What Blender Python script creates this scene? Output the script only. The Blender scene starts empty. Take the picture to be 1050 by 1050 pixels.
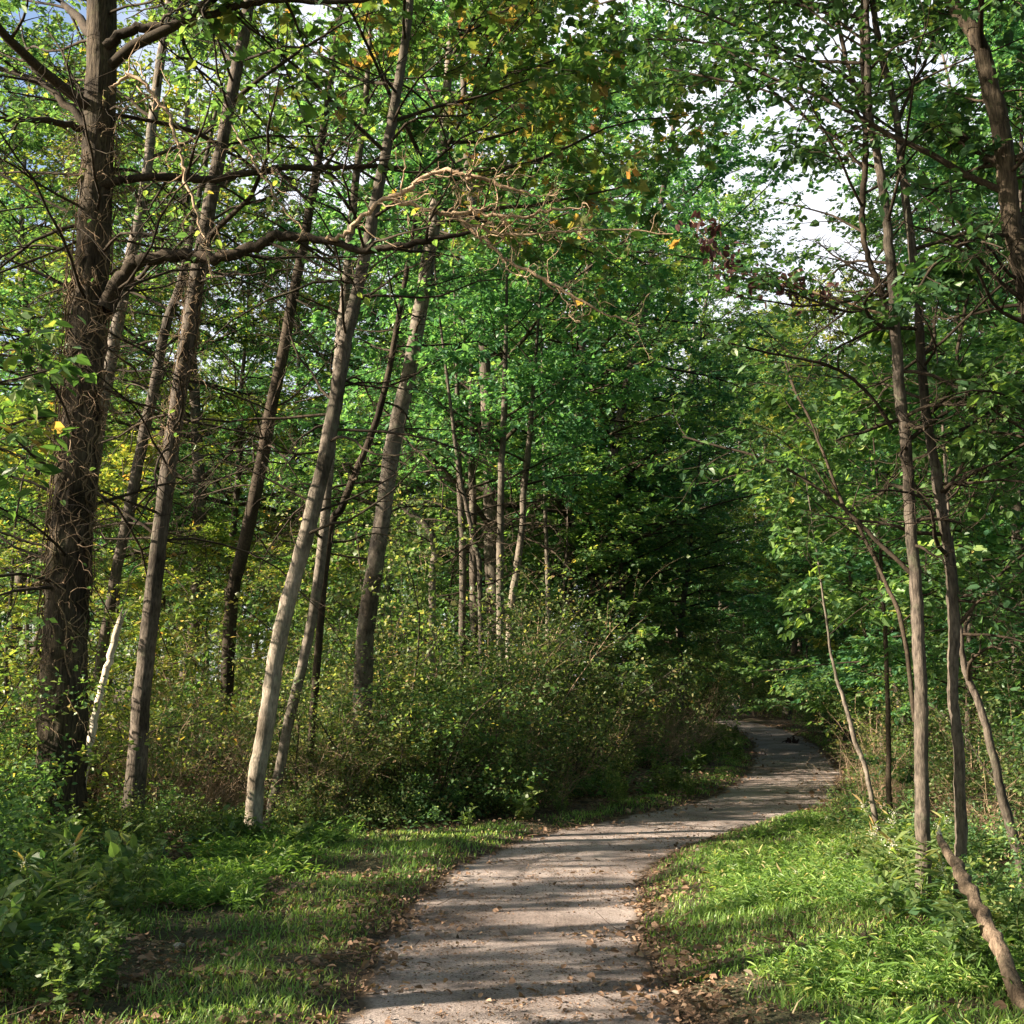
import bpy, math, random
import numpy as np
from math import radians as Rd, pi, tan, sin, cos

random.seed(7)
RNG = np.random.default_rng(7)
C = bpy.context.scene.collection
F = 1150.0            # focal length in photograph pixels
EYE = 1.6
PITCH = math.atan(175.0 / F)

# ------------------------------------------------------------ camera mapping
def ray(px, py):
    a = (px - 525.0) / F; b = (525.0 - py) / F
    return np.array([a, cos(PITCH) - b * sin(PITCH), sin(PITCH) + b * cos(PITCH)])
def P(px, py, Y):
    d = ray(px, py); s = Y / d[1]
    return np.array([d[0] * s, Y, EYE + d[2] * s])
def G(px, py):
    d = ray(px, py); s = -EYE / d[2]
    return np.array([d[0] * s, d[1] * s, 0.0])

# ------------------------------------------------------------ path and terrain
PATHC = np.array([(-0.3, -14), (-0.2, -4), (-0.02, 2), (0.0, 5.3), (0.03, 7.7), (0.2, 9.3), (0.52, 10.6), (1.05, 11.9), (1.95, 13.4), (3.2, 15.3),
                  (4.4, 18.4), (5.65, 23), (7.25, 30.7), (8.35, 38), (8.9, 44), (8.7, 50), (7.3, 56), (4.5, 61), (0.0, 65)], float)
PW = 0.80
def catmull(pts, n):
    pts = np.asarray(pts, float)
    p = np.vstack([2 * pts[0] - pts[1], pts, 2 * pts[-1] - pts[-2]])
    out = []
    for i in range(1, len(p) - 2):
        t = np.linspace(0, 1, n, endpoint=False)[:, None]
        a, b, c, d = p[i - 1], p[i], p[i + 1], p[i + 2]
        out.append(0.5 * ((2 * b) + (c - a) * t + (2 * a - 5 * b + 4 * c - d) * t ** 2 + (3 * b - a - 3 * c + d) * t ** 3))
    out.append(p[-2][None])
    return np.vstack(out)
PC = catmull(PATHC, 10)
def path_dist(x, y):
    """signed distance from the path's middle line (positive = right of it)"""
    x = np.atleast_1d(np.asarray(x, float)); y = np.atleast_1d(np.asarray(y, float))
    best = np.full(x.shape, 1e9); sg = np.zeros(x.shape)
    for i in range(len(PC) - 1):
        a = PC[i]; d = PC[i + 1] - a; L2 = d @ d
        t = np.clip(((x - a[0]) * d[0] + (y - a[1]) * d[1]) / L2, 0, 1)
        qx = x - a[0] - t * d[0]; qy = y - a[1] - t * d[1]
        r = np.hypot(qx, qy); m = r < best
        best = np.where(m, r, best)
        sg = np.where(m, np.sign(qx * d[1] - qy * d[0]), sg)
    return best * np.where(sg == 0, 1, sg)
def vnoise(x, y, s, seed=0):
    r = np.random.default_rng(seed); g = r.random((64, 64))
    u = np.asarray(x) * s + 31.7; v = np.asarray(y) * s + 17.3
    i = np.floor(u).astype(int); j = np.floor(v).astype(int); fu = u - i; fv = v - j
    fu = fu * fu * (3 - 2 * fu); fv = fv * fv * (3 - 2 * fv)
    i0, i1, j0, j1 = i % 64, (i + 1) % 64, j % 64, (j + 1) % 64
    return (g[i0, j0] * (1 - fu) + g[i1, j0] * fu) * (1 - fv) + (g[i0, j1] * (1 - fu) + g[i1, j1] * fu) * fv
def terrain(x, y):
    x = np.atleast_1d(np.asarray(x, float)); y = np.atleast_1d(np.asarray(y, float))
    d = path_dist(x, y); ad = np.abs(d)
    k = np.clip((ad - PW * 0.9) / 0.5, 0, 1); k = k * k * (3 - 2 * k)
    z = k * (0.05 + 0.09 * (vnoise(x, y, 1.1, 1) - 0.4) + 0.04 * (vnoise(x, y, 3.3, 2) - 0.5))
    z += 0.10 * np.exp(-(((x - 2.1) / 0.9) ** 2 + ((y - 7.0) / 1.6) ** 2)) * k
    z += np.clip((ad - 3) / 20, 0, 1) * 0.5 * (vnoise(x, y, 0.15, 3) - 0.45)
    z -= np.where(d > 3.2, np.clip((d - 3.2) / 3, 0, 1) * 0.12, 0)
    z -= 0.012 * (1 - k)
    return z
def tz(x, y): return float(terrain(x, y)[0])

# ------------------------------------------------------------ mesh plumbing
def mesh(name, V, quads=None, tris=None, mat=None, smooth=False, tint=None, ngons=None):
    V = np.asarray(V, np.float32)
    loops = []; sizes = []
    for a in (quads, tris, ngons):
        if a is not None and len(a):
            a = np.asarray(a, np.int32); loops.append(a.ravel()); sizes.append(np.full(len(a), a.shape[1], np.int32))
    loops = np.concatenate(loops); sizes = np.concatenate(sizes)
    me = bpy.data.meshes.new(name)
    me.vertices.add(len(V)); me.vertices.foreach_set('co', V.ravel())
    me.loops.add(len(loops)); me.loops.foreach_set('vertex_index', loops)
    me.polygons.add(len(sizes))
    st = np.concatenate([[0], np.cumsum(sizes)[:-1]]).astype(np.int32)
    me.polygons.foreach_set('loop_start', st)
    try: me.polygons.foreach_set('loop_total', sizes)
    except Exception: pass
    me.polygons.foreach_set('use_smooth', np.full(len(sizes), smooth))
    if tint is not None:
        at = me.attributes.new('tint', 'FLOAT', 'FACE'); at.data.foreach_set('value', np.asarray(tint, np.float32))
    me.update(calc_edges=True)
    if mat: me.materials.append(mat)
    return me
def obj(name, me, parent=None, kind=None, label=None, cat=None, group=None, loc=None):
    o = bpy.data.objects.new(name, me); C.objects.link(o)
    if parent is not None: o.parent = parent
    if loc is not None: o.location = loc
    if kind: o['kind'] = kind
    if label: o['label'] = label
    if cat: o['category'] = cat
    if group: o['group'] = group
    return o
def thing(name, label, cat, group=None, loc=(0, 0, 0)):
    return obj(name, None, None, None, label, cat, group, loc)
def dup(root, loc, rz, sc, label, group=None, tilt=(0, 0)):
    r = root.copy(); C.objects.link(r)
    r.location = loc; r.rotation_euler = (tilt[0], tilt[1], rz); r.scale = sc if hasattr(sc, '__len__') else (sc,) * 3
    r['label'] = label
    if group: r['group'] = group
    elif 'group' in r: del r['group']
    for ch in list(root.children):
        c = ch.copy(); C.objects.link(c); c.parent = r
    return r
def nz(v): return v / np.maximum(np.linalg.norm(v, axis=-1, keepdims=True), 1e-9)

def polylines(S, D, L, k, wander, lift, rng):
    N = len(S); Pn = np.zeros((N, k, 3)); Pn[:, 0] = S; d = nz(np.asarray(D, float)); st = (np.asarray(L) / (k - 1))[:, None]
    for i in range(1, k):
        d = nz(d + rng.normal(0, wander, (N, 3)) + np.array([0, 0, lift]))
        Pn[:, i] = Pn[:, i - 1] + d * st
    return Pn
def tubes(Pn, R, sides):
    N, k, _ = Pn.shape
    T = np.zeros_like(Pn); T[:, 1:-1] = Pn[:, 2:] - Pn[:, :-2]; T[:, 0] = Pn[:, 1] - Pn[:, 0]; T[:, -1] = Pn[:, -1] - Pn[:, -2]
    T = nz(T)
    m = nz(Pn[:, -1] - Pn[:, 0])
    ref = np.where(np.abs(m[:, 2:3]) > 0.8, np.array([[1.0, 0.13, 0]]), np.array([[0, 0.1, 1.0]]))
    A = nz(np.cross(T, ref[:, None, :])); B = np.cross(T, A)
    an = np.arange(sides) * 2 * pi / sides
    V = Pn[:, :, None, :] + R[:, :, None, None] * (A[:, :, None, :] * np.cos(an)[None, None, :, None] + B[:, :, None, :] * np.sin(an)[None, None, :, None])
    idx = np.arange(N * k * sides).reshape(N, k, sides)
    a = idx[:, :-1, :]; b = np.roll(a, -1, axis=2); d_ = idx[:, 1:, :]; c = np.roll(d_, -1, axis=2)
    return V.reshape(-1, 3), np.stack([a, b, c, d_], -1).reshape(-1, 4)
class Acc:
    def __init__(s): s.V = []; s.Q = []; s.n = 0
    def add(s, V, Q):
        s.V.append(V); s.Q.append(Q + s.n); s.n += len(V)
    def tube(s, Pn, R, sides): s.add(*tubes(Pn, R, sides))
    def mesh(s, name, mat, smooth=True): return mesh(name, np.vstack(s.V), quads=np.vstack(s.Q), mat=mat, smooth=smooth)

def children(Pn, R, L, n, t0, t1, ratio, ang, rng, flat=0.35, rr=0.55):
    """n side branches off every polyline: start, direction, length, radius"""
    N, k, _ = Pn.shape
    t = (t0 + (t1 - t0) * (np.arange(n)[None] + rng.random((N, n))) / n)
    u = t * (k - 1); i = np.minimum(u.astype(int), k - 2); f = (u - i)[..., None]
    ar = np.arange(N)[:, None]
    S = Pn[ar, i] * (1 - f) + Pn[ar, i + 1] * f
    T = nz(Pn[ar, i + 1] - Pn[ar, i])
    r0 = R[ar, i] * (1 - f[..., 0]) + R[ar, i + 1] * f[..., 0]
    side = nz(np.cross(T, np.array([0, 0, 1.0])) + 1e-4)
    sgn = np.where((np.arange(n)[None] + rng.integers(0, 2, (N, 1))) % 2, 1, -1)[..., None]
    pr = nz(side * sgn + rng.normal(0, flat, (N, n, 3)))
    a = (ang * (0.75 + 0.5 * rng.random((N, n))))[..., None]
    D = nz(T * np.cos(a) + pr * np.sin(a))
    Lc = L[:, None] * ratio * (1 - 0.45 * t) * (0.6 + 0.8 * rng.random((N, n)))
    return S.reshape(-1, 3), D.reshape(-1, 3), Lc.ravel(), np.maximum(r0 * rr, 0.0012).ravel()
def taper(r, k, end=0.35, p=1.0): return r[:, None] * (1 - (1 - end) * np.linspace(0, 1, k)[None] ** p)

# leaf shapes: (verts, faces)
LEAF4 = (np.array([(0, 0, 0), (-0.36, 0.42, 0.08), (0, 1, -0.04), (0.36, 0.42, 0.08)]), np.array([(0, 1, 2, 3)]))
LEAF6 = (np.array([(0, 0, 0), (-0.30, 0.25, 0.07), (-0.27, 0.62, 0.05), (0, 1, -0.1), (0.27, 0.62, 0.05), (0.30, 0.25, 0.07)]), np.array([(0, 1, 2, 3), (0, 3, 4, 5)]))
_m = [(0, 0), (-.18, .10), (-.46, .12), (-.34, .30), (-.58, .56), (-.30, .54), (-.24, .66), (0, 1.0), (.24, .66), (.30, .54), (.58, .56), (.34, .30), (.46, .12), (.18, .10)]
MAPLE = (np.array([(a, b, 0.10 * abs(a)) for a, b in _m] + [(0, .45, -.02)]), np.array([(14, 0, 1, 2), (14, 2, 3, 4), (14, 4, 5, 6), (14, 6, 7, 8), (14, 8, 9, 10), (14, 10, 11, 12), (14, 12, 13, 0)]))
LANCE = (np.array([(0, 0, 0), (-0.09, 0.3, 0.02), (-0.07, 0.65, 0.0), (0, 1, -0.16), (0.07, 0.65, 0.0), (0.09, 0.3, 0.02)]), np.array([(0, 1, 2, 3), (0, 3, 4, 5)]))
def leaves(pos, dirs, nrm, size, shape, tint):
    tv, tf = shape; N = len(pos)
    Y = nz(dirs); X = nz(np.cross(Y, nrm)); Z = np.cross(X, Y)
    s = size[:, None, None]
    V = pos[:, None, :] + s * (tv[None, :, 0:1] * X[:, None] + tv[None, :, 1:2] * Y[:, None] + tv[None, :, 2:3] * Z[:, None])
    Q = tf[None] + (np.arange(N) * len(tv))[:, None, None]
    return V.reshape(-1, 3), Q.reshape(-1, 4), np.repeat(tint, len(tf))
def twig_leaves(Pn, m, size, rng, spread=0.45, droop=0.25, shape=LEAF4, t0=0.1, jit=0.02, keep=1.0, svar=0.3):
    N, k, _ = Pn.shape
    t = t0 + (1 - t0) * (np.arange(m)[None] + 0.9 * rng.random((N, m))) / m
    u = np.clip(t, 0, 0.999) * (k - 1); i = np.minimum(u.astype(int), k - 2); f = (u - i)[..., None]; ar = np.arange(N)[:, None]
    S = Pn[ar, i] * (1 - f) + Pn[ar, i + 1] * f; T = nz(Pn[ar, i + 1] - Pn[ar, i])
    side = nz(np.cross(T, np.array([0, 0, 1.0])) + 1e-4) * np.where(np.arange(m) % 2, 1, -1)[None, :, None]
    D = nz(T * 0.6 + side * 0.8 + rng.normal(0, 0.35, (N, m, 3)) + np.array([0, 0, -droop]))
    n = nz(np.array([0, 0, 1.0]) + rng.normal(0, spread, (N, m, 3)))
    S = S + rng.normal(0, jit, S.shape)
    base = np.repeat(rng.normal(0, 0.13, (N, 1)), m, 1)
    ti = np.clip(0.45 + base + rng.normal(0, 0.16, (N, m)), 0, 1)
    sz = size * (1 + svar * rng.normal(0, 1, (N, m))).clip(0.4, 1.8)
    S, D, n, ti, sz = S.reshape(-1, 3), D.reshape(-1, 3), n.reshape(-1, 3), ti.ravel(), sz.ravel()
    if keep < 1:
        q = rng.random(len(S)) < keep; S, D, n, ti, sz = S[q], D[q], n[q], ti[q], sz[q]
    return leaves(S, D, n, sz, shape, ti)
def leaf_mesh(name, parts, mat):
    V = []; Q = []; T = []; n = 0
    for v, q, t in parts:
        V.append(v); Q.append(q + n); T.append(t); n += len(v)
    return mesh(name, np.vstack(V), quads=np.vstack(Q), mat=mat, tint=np.concatenate(T))

# ------------------------------------------------------------ materials
def newmat(name):
    m = bpy.data.materials.new(name); m.use_nodes = True; nt = m.node_tree; nt.nodes.clear()
    return m, nt, nt.nodes, nt.links
def ramp(N, stops, interp='LINEAR'):
    r = N.new('ShaderNodeValToRGB'); cr = r.color_ramp; cr.interpolation = interp
    while len(cr.elements) < len(stops): cr.elements.new(0.5)
    for e, (p, c) in zip(cr.elements, stops): e.position = p; e.color = (*c, 1)
    return r
def leaf_mat(name, stops, trans=0.5, tcol=(1.45, 1.5, 0.65), objvar=0.25, rough=0.42, gain=1.3):
    m, nt, N, L = newmat(name)
    at = N.new('ShaderNodeAttribute'); at.attribute_name = 'tint'
    oi = N.new('ShaderNodeObjectInfo')
    mm = N.new('ShaderNodeMath'); mm.operation = 'MULTIPLY_ADD'; mm.inputs[1].default_value = objvar; L.new(oi.outputs['Random'], mm.inputs[0]); L.new(at.outputs['Fac'], mm.inputs[2])
    sb = N.new('ShaderNodeMath'); sb.operation = 'SUBTRACT'; sb.inputs[1].default_value = objvar * 0.5; L.new(mm.outputs[0], sb.inputs[0])
    stops = [(p, tuple(min(.6, (c * .87 + .13 * (col[0] * .35 + col[1] * .5 + col[2] * .15) * (1.0, 1.0, 1.12)[q]) * gain) for q, c in enumerate(col))) for p, col in stops]
    r = ramp(N, stops); L.new(sb.outputs[0], r.inputs[0])
    pb = N.new('ShaderNodeBsdfPrincipled'); pb.inputs['Roughness'].default_value = rough
    pb.inputs['Specular IOR Level'].default_value = 0.35
    L.new(r.outputs[0], pb.inputs['Base Color'])
    tr = N.new('ShaderNodeBsdfTranslucent')
    mx = N.new('ShaderNodeMix'); mx.data_type = 'RGBA'; mx.blend_type = 'MULTIPLY'; mx.inputs[0].default_value = 1
    L.new(r.outputs[0], mx.inputs[6]); mx.inputs[7].default_value = (*[c * 1.0 for c in tcol], 1); mx.clamp_result = False
    L.new(mx.outputs[2], tr.inputs[0])
    ms = N.new('ShaderNodeMixShader'); ms.inputs[0].default_value = trans
    L.new(pb.outputs[0], ms.inputs[1]); L.new(tr.outputs[0], ms.inputs[2])
    o = N.new('ShaderNodeOutputMaterial'); L.new(ms.outputs[0], o.inputs[0])
    return m
def bark_mat(name, dark, light, scale=1.0, bump=0.6, moss=True, grain=(9, 9, 1.6), dim=False):
    m, nt, N, L = newmat(name)
    tc = N.new('ShaderNodeTexCoord'); mp = N.new('ShaderNodeMapping'); mp.inputs['Scale'].default_value = tuple(g * scale for g in grain)
    L.new(tc.outputs['Object'], mp.inputs[0])
    n1 = N.new('ShaderNodeTexNoise'); n1.inputs['Scale'].default_value = 5; n1.inputs['Detail'].default_value = 8; n1.inputs['Roughness'].default_value = 0.65; L.new(mp.outputs[0], n1.inputs[0])
    n2 = N.new('ShaderNodeTexNoise'); n2.inputs['Scale'].default_value = 1.7; n2.inputs['Detail'].default_value = 4; L.new(tc.outputs['Object'], n2.inputs[0])
    r = ramp(N, [(0.32, dark), (0.52, tuple((a + b) / 2 for a, b in zip(dark, light))), (0.72, light)]); L.new(n1.outputs[0], r.inputs[0])
    mx = N.new('ShaderNodeMix'); mx.data_type = 'RGBA'; mx.blend_type = 'MULTIPLY'
    r2 = ramp(N, [(0.3, (0.55, 0.55, 0.5)), (0.65, (1.15, 1.1, 1.05))]); L.new(n2.outputs[0], r2.inputs[0])
    mx.inputs[0].default_value = 1; L.new(r.outputs[0], mx.inputs[6]); L.new(r2.outputs[0], mx.inputs[7])
    if moss:
        n3 = N.new('ShaderNodeTexNoise'); n3.inputs['Scale'].default_value = 4.5; n3.inputs['Detail'].default_value = 9; n3.inputs['Roughness'].default_value = 0.75; L.new(tc.outputs['Object'], n3.inputs[0])
        mr = N.new('ShaderNodeMapRange'); mr.inputs[1].default_value = 0.56; mr.inputs[2].default_value = 0.66; mr.inputs[4].default_value = 0.55; L.new(n3.outputs[0], mr.inputs[0])
        m3 = N.new('ShaderNodeMix'); m3.data_type = 'RGBA'; L.new(mr.outputs[0], m3.inputs[0]); L.new(mx.outputs[2], m3.inputs[6]); m3.inputs[7].default_value = (light[0] * .75, light[1] * .95, light[2] * .72, 1); mx = m3
        n5 = N.new('ShaderNodeTexNoise'); n5.inputs['Scale'].default_value = 2.1; n5.inputs['Detail'].default_value = 5; L.new(tc.outputs['Object'], n5.inputs[0])
        r5 = ramp(N, [(0.36, (0.5, 0.48, 0.46)), (0.46, (1, 1, 1))]); L.new(n5.outputs[0], r5.inputs[0])
        m5 = N.new('ShaderNodeMix'); m5.data_type = 'RGBA'; m5.blend_type = 'MULTIPLY'; m5.inputs[0].default_value = 1; L.new(mx.outputs[2], m5.inputs[6]); L.new(r5.outputs[0], m5.inputs[7]); mx = m5
    if dim:  # painted light: sunlit foot kept pale, bark darkened upward as shade
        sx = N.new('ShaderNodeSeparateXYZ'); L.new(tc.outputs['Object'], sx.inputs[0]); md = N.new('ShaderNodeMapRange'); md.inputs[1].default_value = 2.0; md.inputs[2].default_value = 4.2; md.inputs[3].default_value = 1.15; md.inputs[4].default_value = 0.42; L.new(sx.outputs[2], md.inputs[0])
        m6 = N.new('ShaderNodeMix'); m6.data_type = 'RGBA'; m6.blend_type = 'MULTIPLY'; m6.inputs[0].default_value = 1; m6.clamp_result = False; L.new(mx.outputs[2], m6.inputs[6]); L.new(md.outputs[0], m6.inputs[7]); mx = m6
    pb = N.new('ShaderNodeBsdfPrincipled'); pb.inputs['Roughness'].default_value = 0.9; pb.inputs['Specular IOR Level'].default_value = 0.2
    L.new(mx.outputs[2], pb.inputs['Base Color'])
    bp = N.new('ShaderNodeBump'); bp.inputs['Strength'].default_value = bump; bp.inputs['Distance'].default_value = 0.02
    L.new(n1.outputs[0], bp.inputs['Height']); L.new(bp.outputs[0], pb.inputs['Normal'])
    o = N.new('ShaderNodeOutputMaterial'); L.new(pb.outputs[0], o.inputs[0])
    return m
M_oak = bark_mat('deep_furrowed_bark', (0.015, 0.012, 0.01), (0.15, 0.12, 0.09), 1.0, 1.0, grain=(11, 11, 1.5))
M_bark = bark_mat('grey_brown_bark', (0.03, 0.026, 0.024), (0.19, 0.162, 0.14), 1.2, 0.6, grain=(9, 9, 2.2))
M_smooth = bark_mat('smooth_pale_bark', (0.06, 0.052, 0.047), (0.29, 0.255, 0.225), 1.0, 0.35, grain=(5, 5, 3))
M_pale = bark_mat('pale_bark_painted_shade', (0.12, 0.105, 0.09), (0.44, 0.385, 0.335), 1.0, 0.7, grain=(8, 8, 2.4), dim=True)
M_vine = bark_mat('vine_bark', (0.11, 0.08, 0.055), (0.36, 0.27, 0.19), 2.0, 0.3, grain=(6, 6, 4))
M_dark = bark_mat('dark_branch_bark', (0.02, 0.016, 0.013), (0.085, 0.065, 0.048), 2.0, 0.3, grain=(6, 6, 4))
M_tan = bark_mat('bare_tan_branch', (0.28, 0.20, 0.14), (0.66, 0.50, 0.37), 2.0, 0.3, grain=(6, 6, 4))
M_dead = bark_mat('dead_bleached_wood', (0.48, 0.42, 0.35), (0.82, 0.76, 0.68), 1.5, 0.4, moss=False, grain=(10, 10, 1.5))
M_brk = bark_mat('splintered_brown_bark', (0.06, 0.045, 0.035), (0.29, 0.225, 0.175), 1.2, 1.0, grain=(10, 10, 2.4))

L_green = leaf_mat('green_leaf', [(0.0, (0.035, 0.09, 0.034)), (0.35, (0.068, 0.15, 0.058)), (0.65, (0.135, 0.24, 0.065)), (0.9, (0.27, 0.34, 0.08)), (1.0, (0.42, 0.33, 0.07))])
L_teal = leaf_mat('blue_green_leaf', [(0.0, (0.03, 0.095, 0.052)), (0.4, (0.06, 0.18, 0.085)), (0.75, (0.12, 0.27, 0.10)), (1.0, (0.25, 0.37, 0.10))])
L_shade = leaf_mat('canopy_leaf_painted_shade', [(0.0, (0.025, 0.07, 0.035)), (0.5, (0.05, 0.13, 0.045)), (0.85, (0.10, 0.20, 0.05)), (1.0, (0.22, 0.28, 0.07))], trans=.42, gain=1.0)  # darker leaf copy, backlit shade painted into its colour
L_yel = leaf_mat('yellowing_leaf', [(0.0, (0.06, 0.12, 0.03)), (0.35, (0.13, 0.21, 0.04)), (0.65, (0.27, 0.31, 0.05)), (0.88, (0.48, 0.38, 0.06)), (1.0, (0.5, 0.24, 0.06))], gain=1.05)
L_maple = leaf_mat('autumn_maple_leaf', [(0.0, (0.032, 0.08, 0.026)), (0.5, (0.07, 0.145, 0.035)), (0.68, (0.15, 0.17, 0.04)), (0.82, (0.30, 0.19, 0.05)), (1.0, (0.30, 0.12, 0.05))])
L_shrub = leaf_mat('thicket_leaf', [(0.0, (0.035, 0.075, 0.028)), (0.35, (0.08, 0.15, 0.045)), (0.6, (0.19, 0.25, 0.075)), (0.8, (0.36, 0.34, 0.13)), (1.0, (0.46, 0.28, 0.14))], gain=1.1)
L_weed = leaf_mat('weed_leaf', [(0.0, (0.05, 0.095, 0.03)), (0.4, (0.085, 0.15, 0.045)), (0.7, (0.18, 0.24, 0.07)), (0.9, (0.32, 0.30, 0.10)), (1.0, (0.36, 0.22, 0.09))])
L_grass = leaf_mat('grass_blade', [(0.0, (0.035, 0.085, 0.018)), (0.45, (0.095, 0.185, 0.03)), (0.72, (0.20, 0.30, 0.055)), (0.86, (0.34, 0.33, 0.10)), (1.0, (0.42, 0.33, 0.19))], trans=0.4, objvar=0.0, gain=1.45)
L_red = leaf_mat('dark_red_leaf', [(0.0, (0.05, 0.018, 0.02)), (1.0, (0.13, 0.045, 0.04))], trans=.3, tcol=(1, 1, 1), gain=1)
L_dry = leaf_mat('dead_leaf', [(0.0, (0.07, 0.04, 0.025)), (0.4, (0.20, 0.115, 0.065)), (0.7, (0.34, 0.20, 0.12)), (0.9, (0.46, 0.31, 0.19)), (1.0, (0.42, 0.36, 0.28))], trans=0.15, objvar=0.0, rough=0.7, gain=.9)
L_white = leaf_mat('white_flower', [(0.0, (0.45, 0.42, 0.34)), (1.0, (0.75, 0.72, 0.62))], trans=0.3)

def ground_mat():
    m, nt, N, L = newmat('forest_floor')
    tc = N.new('ShaderNodeTexCoord')
    at = N.new('ShaderNodeAttribute'); at.attribute_name = 'green'
    n1 = N.new('ShaderNodeTexNoise'); n1.inputs['Scale'].default_value = 2.3; n1.inputs['Detail'].default_value = 9; n1.inputs['Roughness'].default_value = 0.7; L.new(tc.outputs['Object'], n1.inputs[0])
    n2 = N.new('ShaderNodeTexVoronoi'); n2.inputs['Scale'].default_value = 22; L.new(tc.outputs['Object'], n2.inputs[0])
    n3 = N.new('ShaderNodeTexNoise'); n3.inputs['Scale'].default_value = 40; n3.inputs['Detail'].default_value = 5; L.new(tc.outputs['Object'], n3.inputs[0])
    soil = ramp(N, [(0.25, (0.03, 0.02, 0.014)), (0.5, (0.09, 0.058, 0.038)), (0.75, (0.19, 0.125, 0.08))]); L.new(n2.outputs['Color'], soil.inputs[0])
    gr = ramp(N, [(0.3, (0.04, 0.036, 0.018)), (0.7, (0.085, 0.085, 0.034))]); L.new(n3.outputs[0], gr.inputs[0])
    ad = N.new('ShaderNodeMath'); ad.operation = 'MULTIPLY_ADD'; L.new(n1.outputs[0], ad.inputs[0]); ad.inputs[1].default_value = 1.6; L.new(at.outputs['Fac'], ad.inputs[2])
    st = ramp(N, [(0.0, (0, 0, 0)), (1.0, (1, 1, 1))]); mr = N.new('ShaderNodeMapRange'); mr.inputs[1].default_value = 1.0; mr.inputs[2].default_value = 1.5; L.new(ad.outputs[0], mr.inputs[0])
    mx = N.new('ShaderNodeMix'); mx.data_type = 'RGBA'; L.new(mr.outputs[0], mx.inputs[0]); L.new(soil.outputs[0], mx.inputs[6]); L.new(gr.outputs[0], mx.inputs[7])
    pb = N.new('ShaderNodeBsdfPrincipled'); pb.inputs['Roughness'].default_value = 0.95; L.new(mx.outputs[2], pb.inputs['Base Color'])
    bp = N.new('ShaderNodeBump'); bp.inputs['Strength'].default_value = 1.0; bp.inputs['Distance'].default_value = 0.06; L.new(n3.outputs[0], bp.inputs['Height']); L.new(bp.outputs[0], pb.inputs['Normal'])
    o = N.new('ShaderNodeOutputMaterial'); L.new(pb.outputs[0], o.inputs[0]); return m
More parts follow.
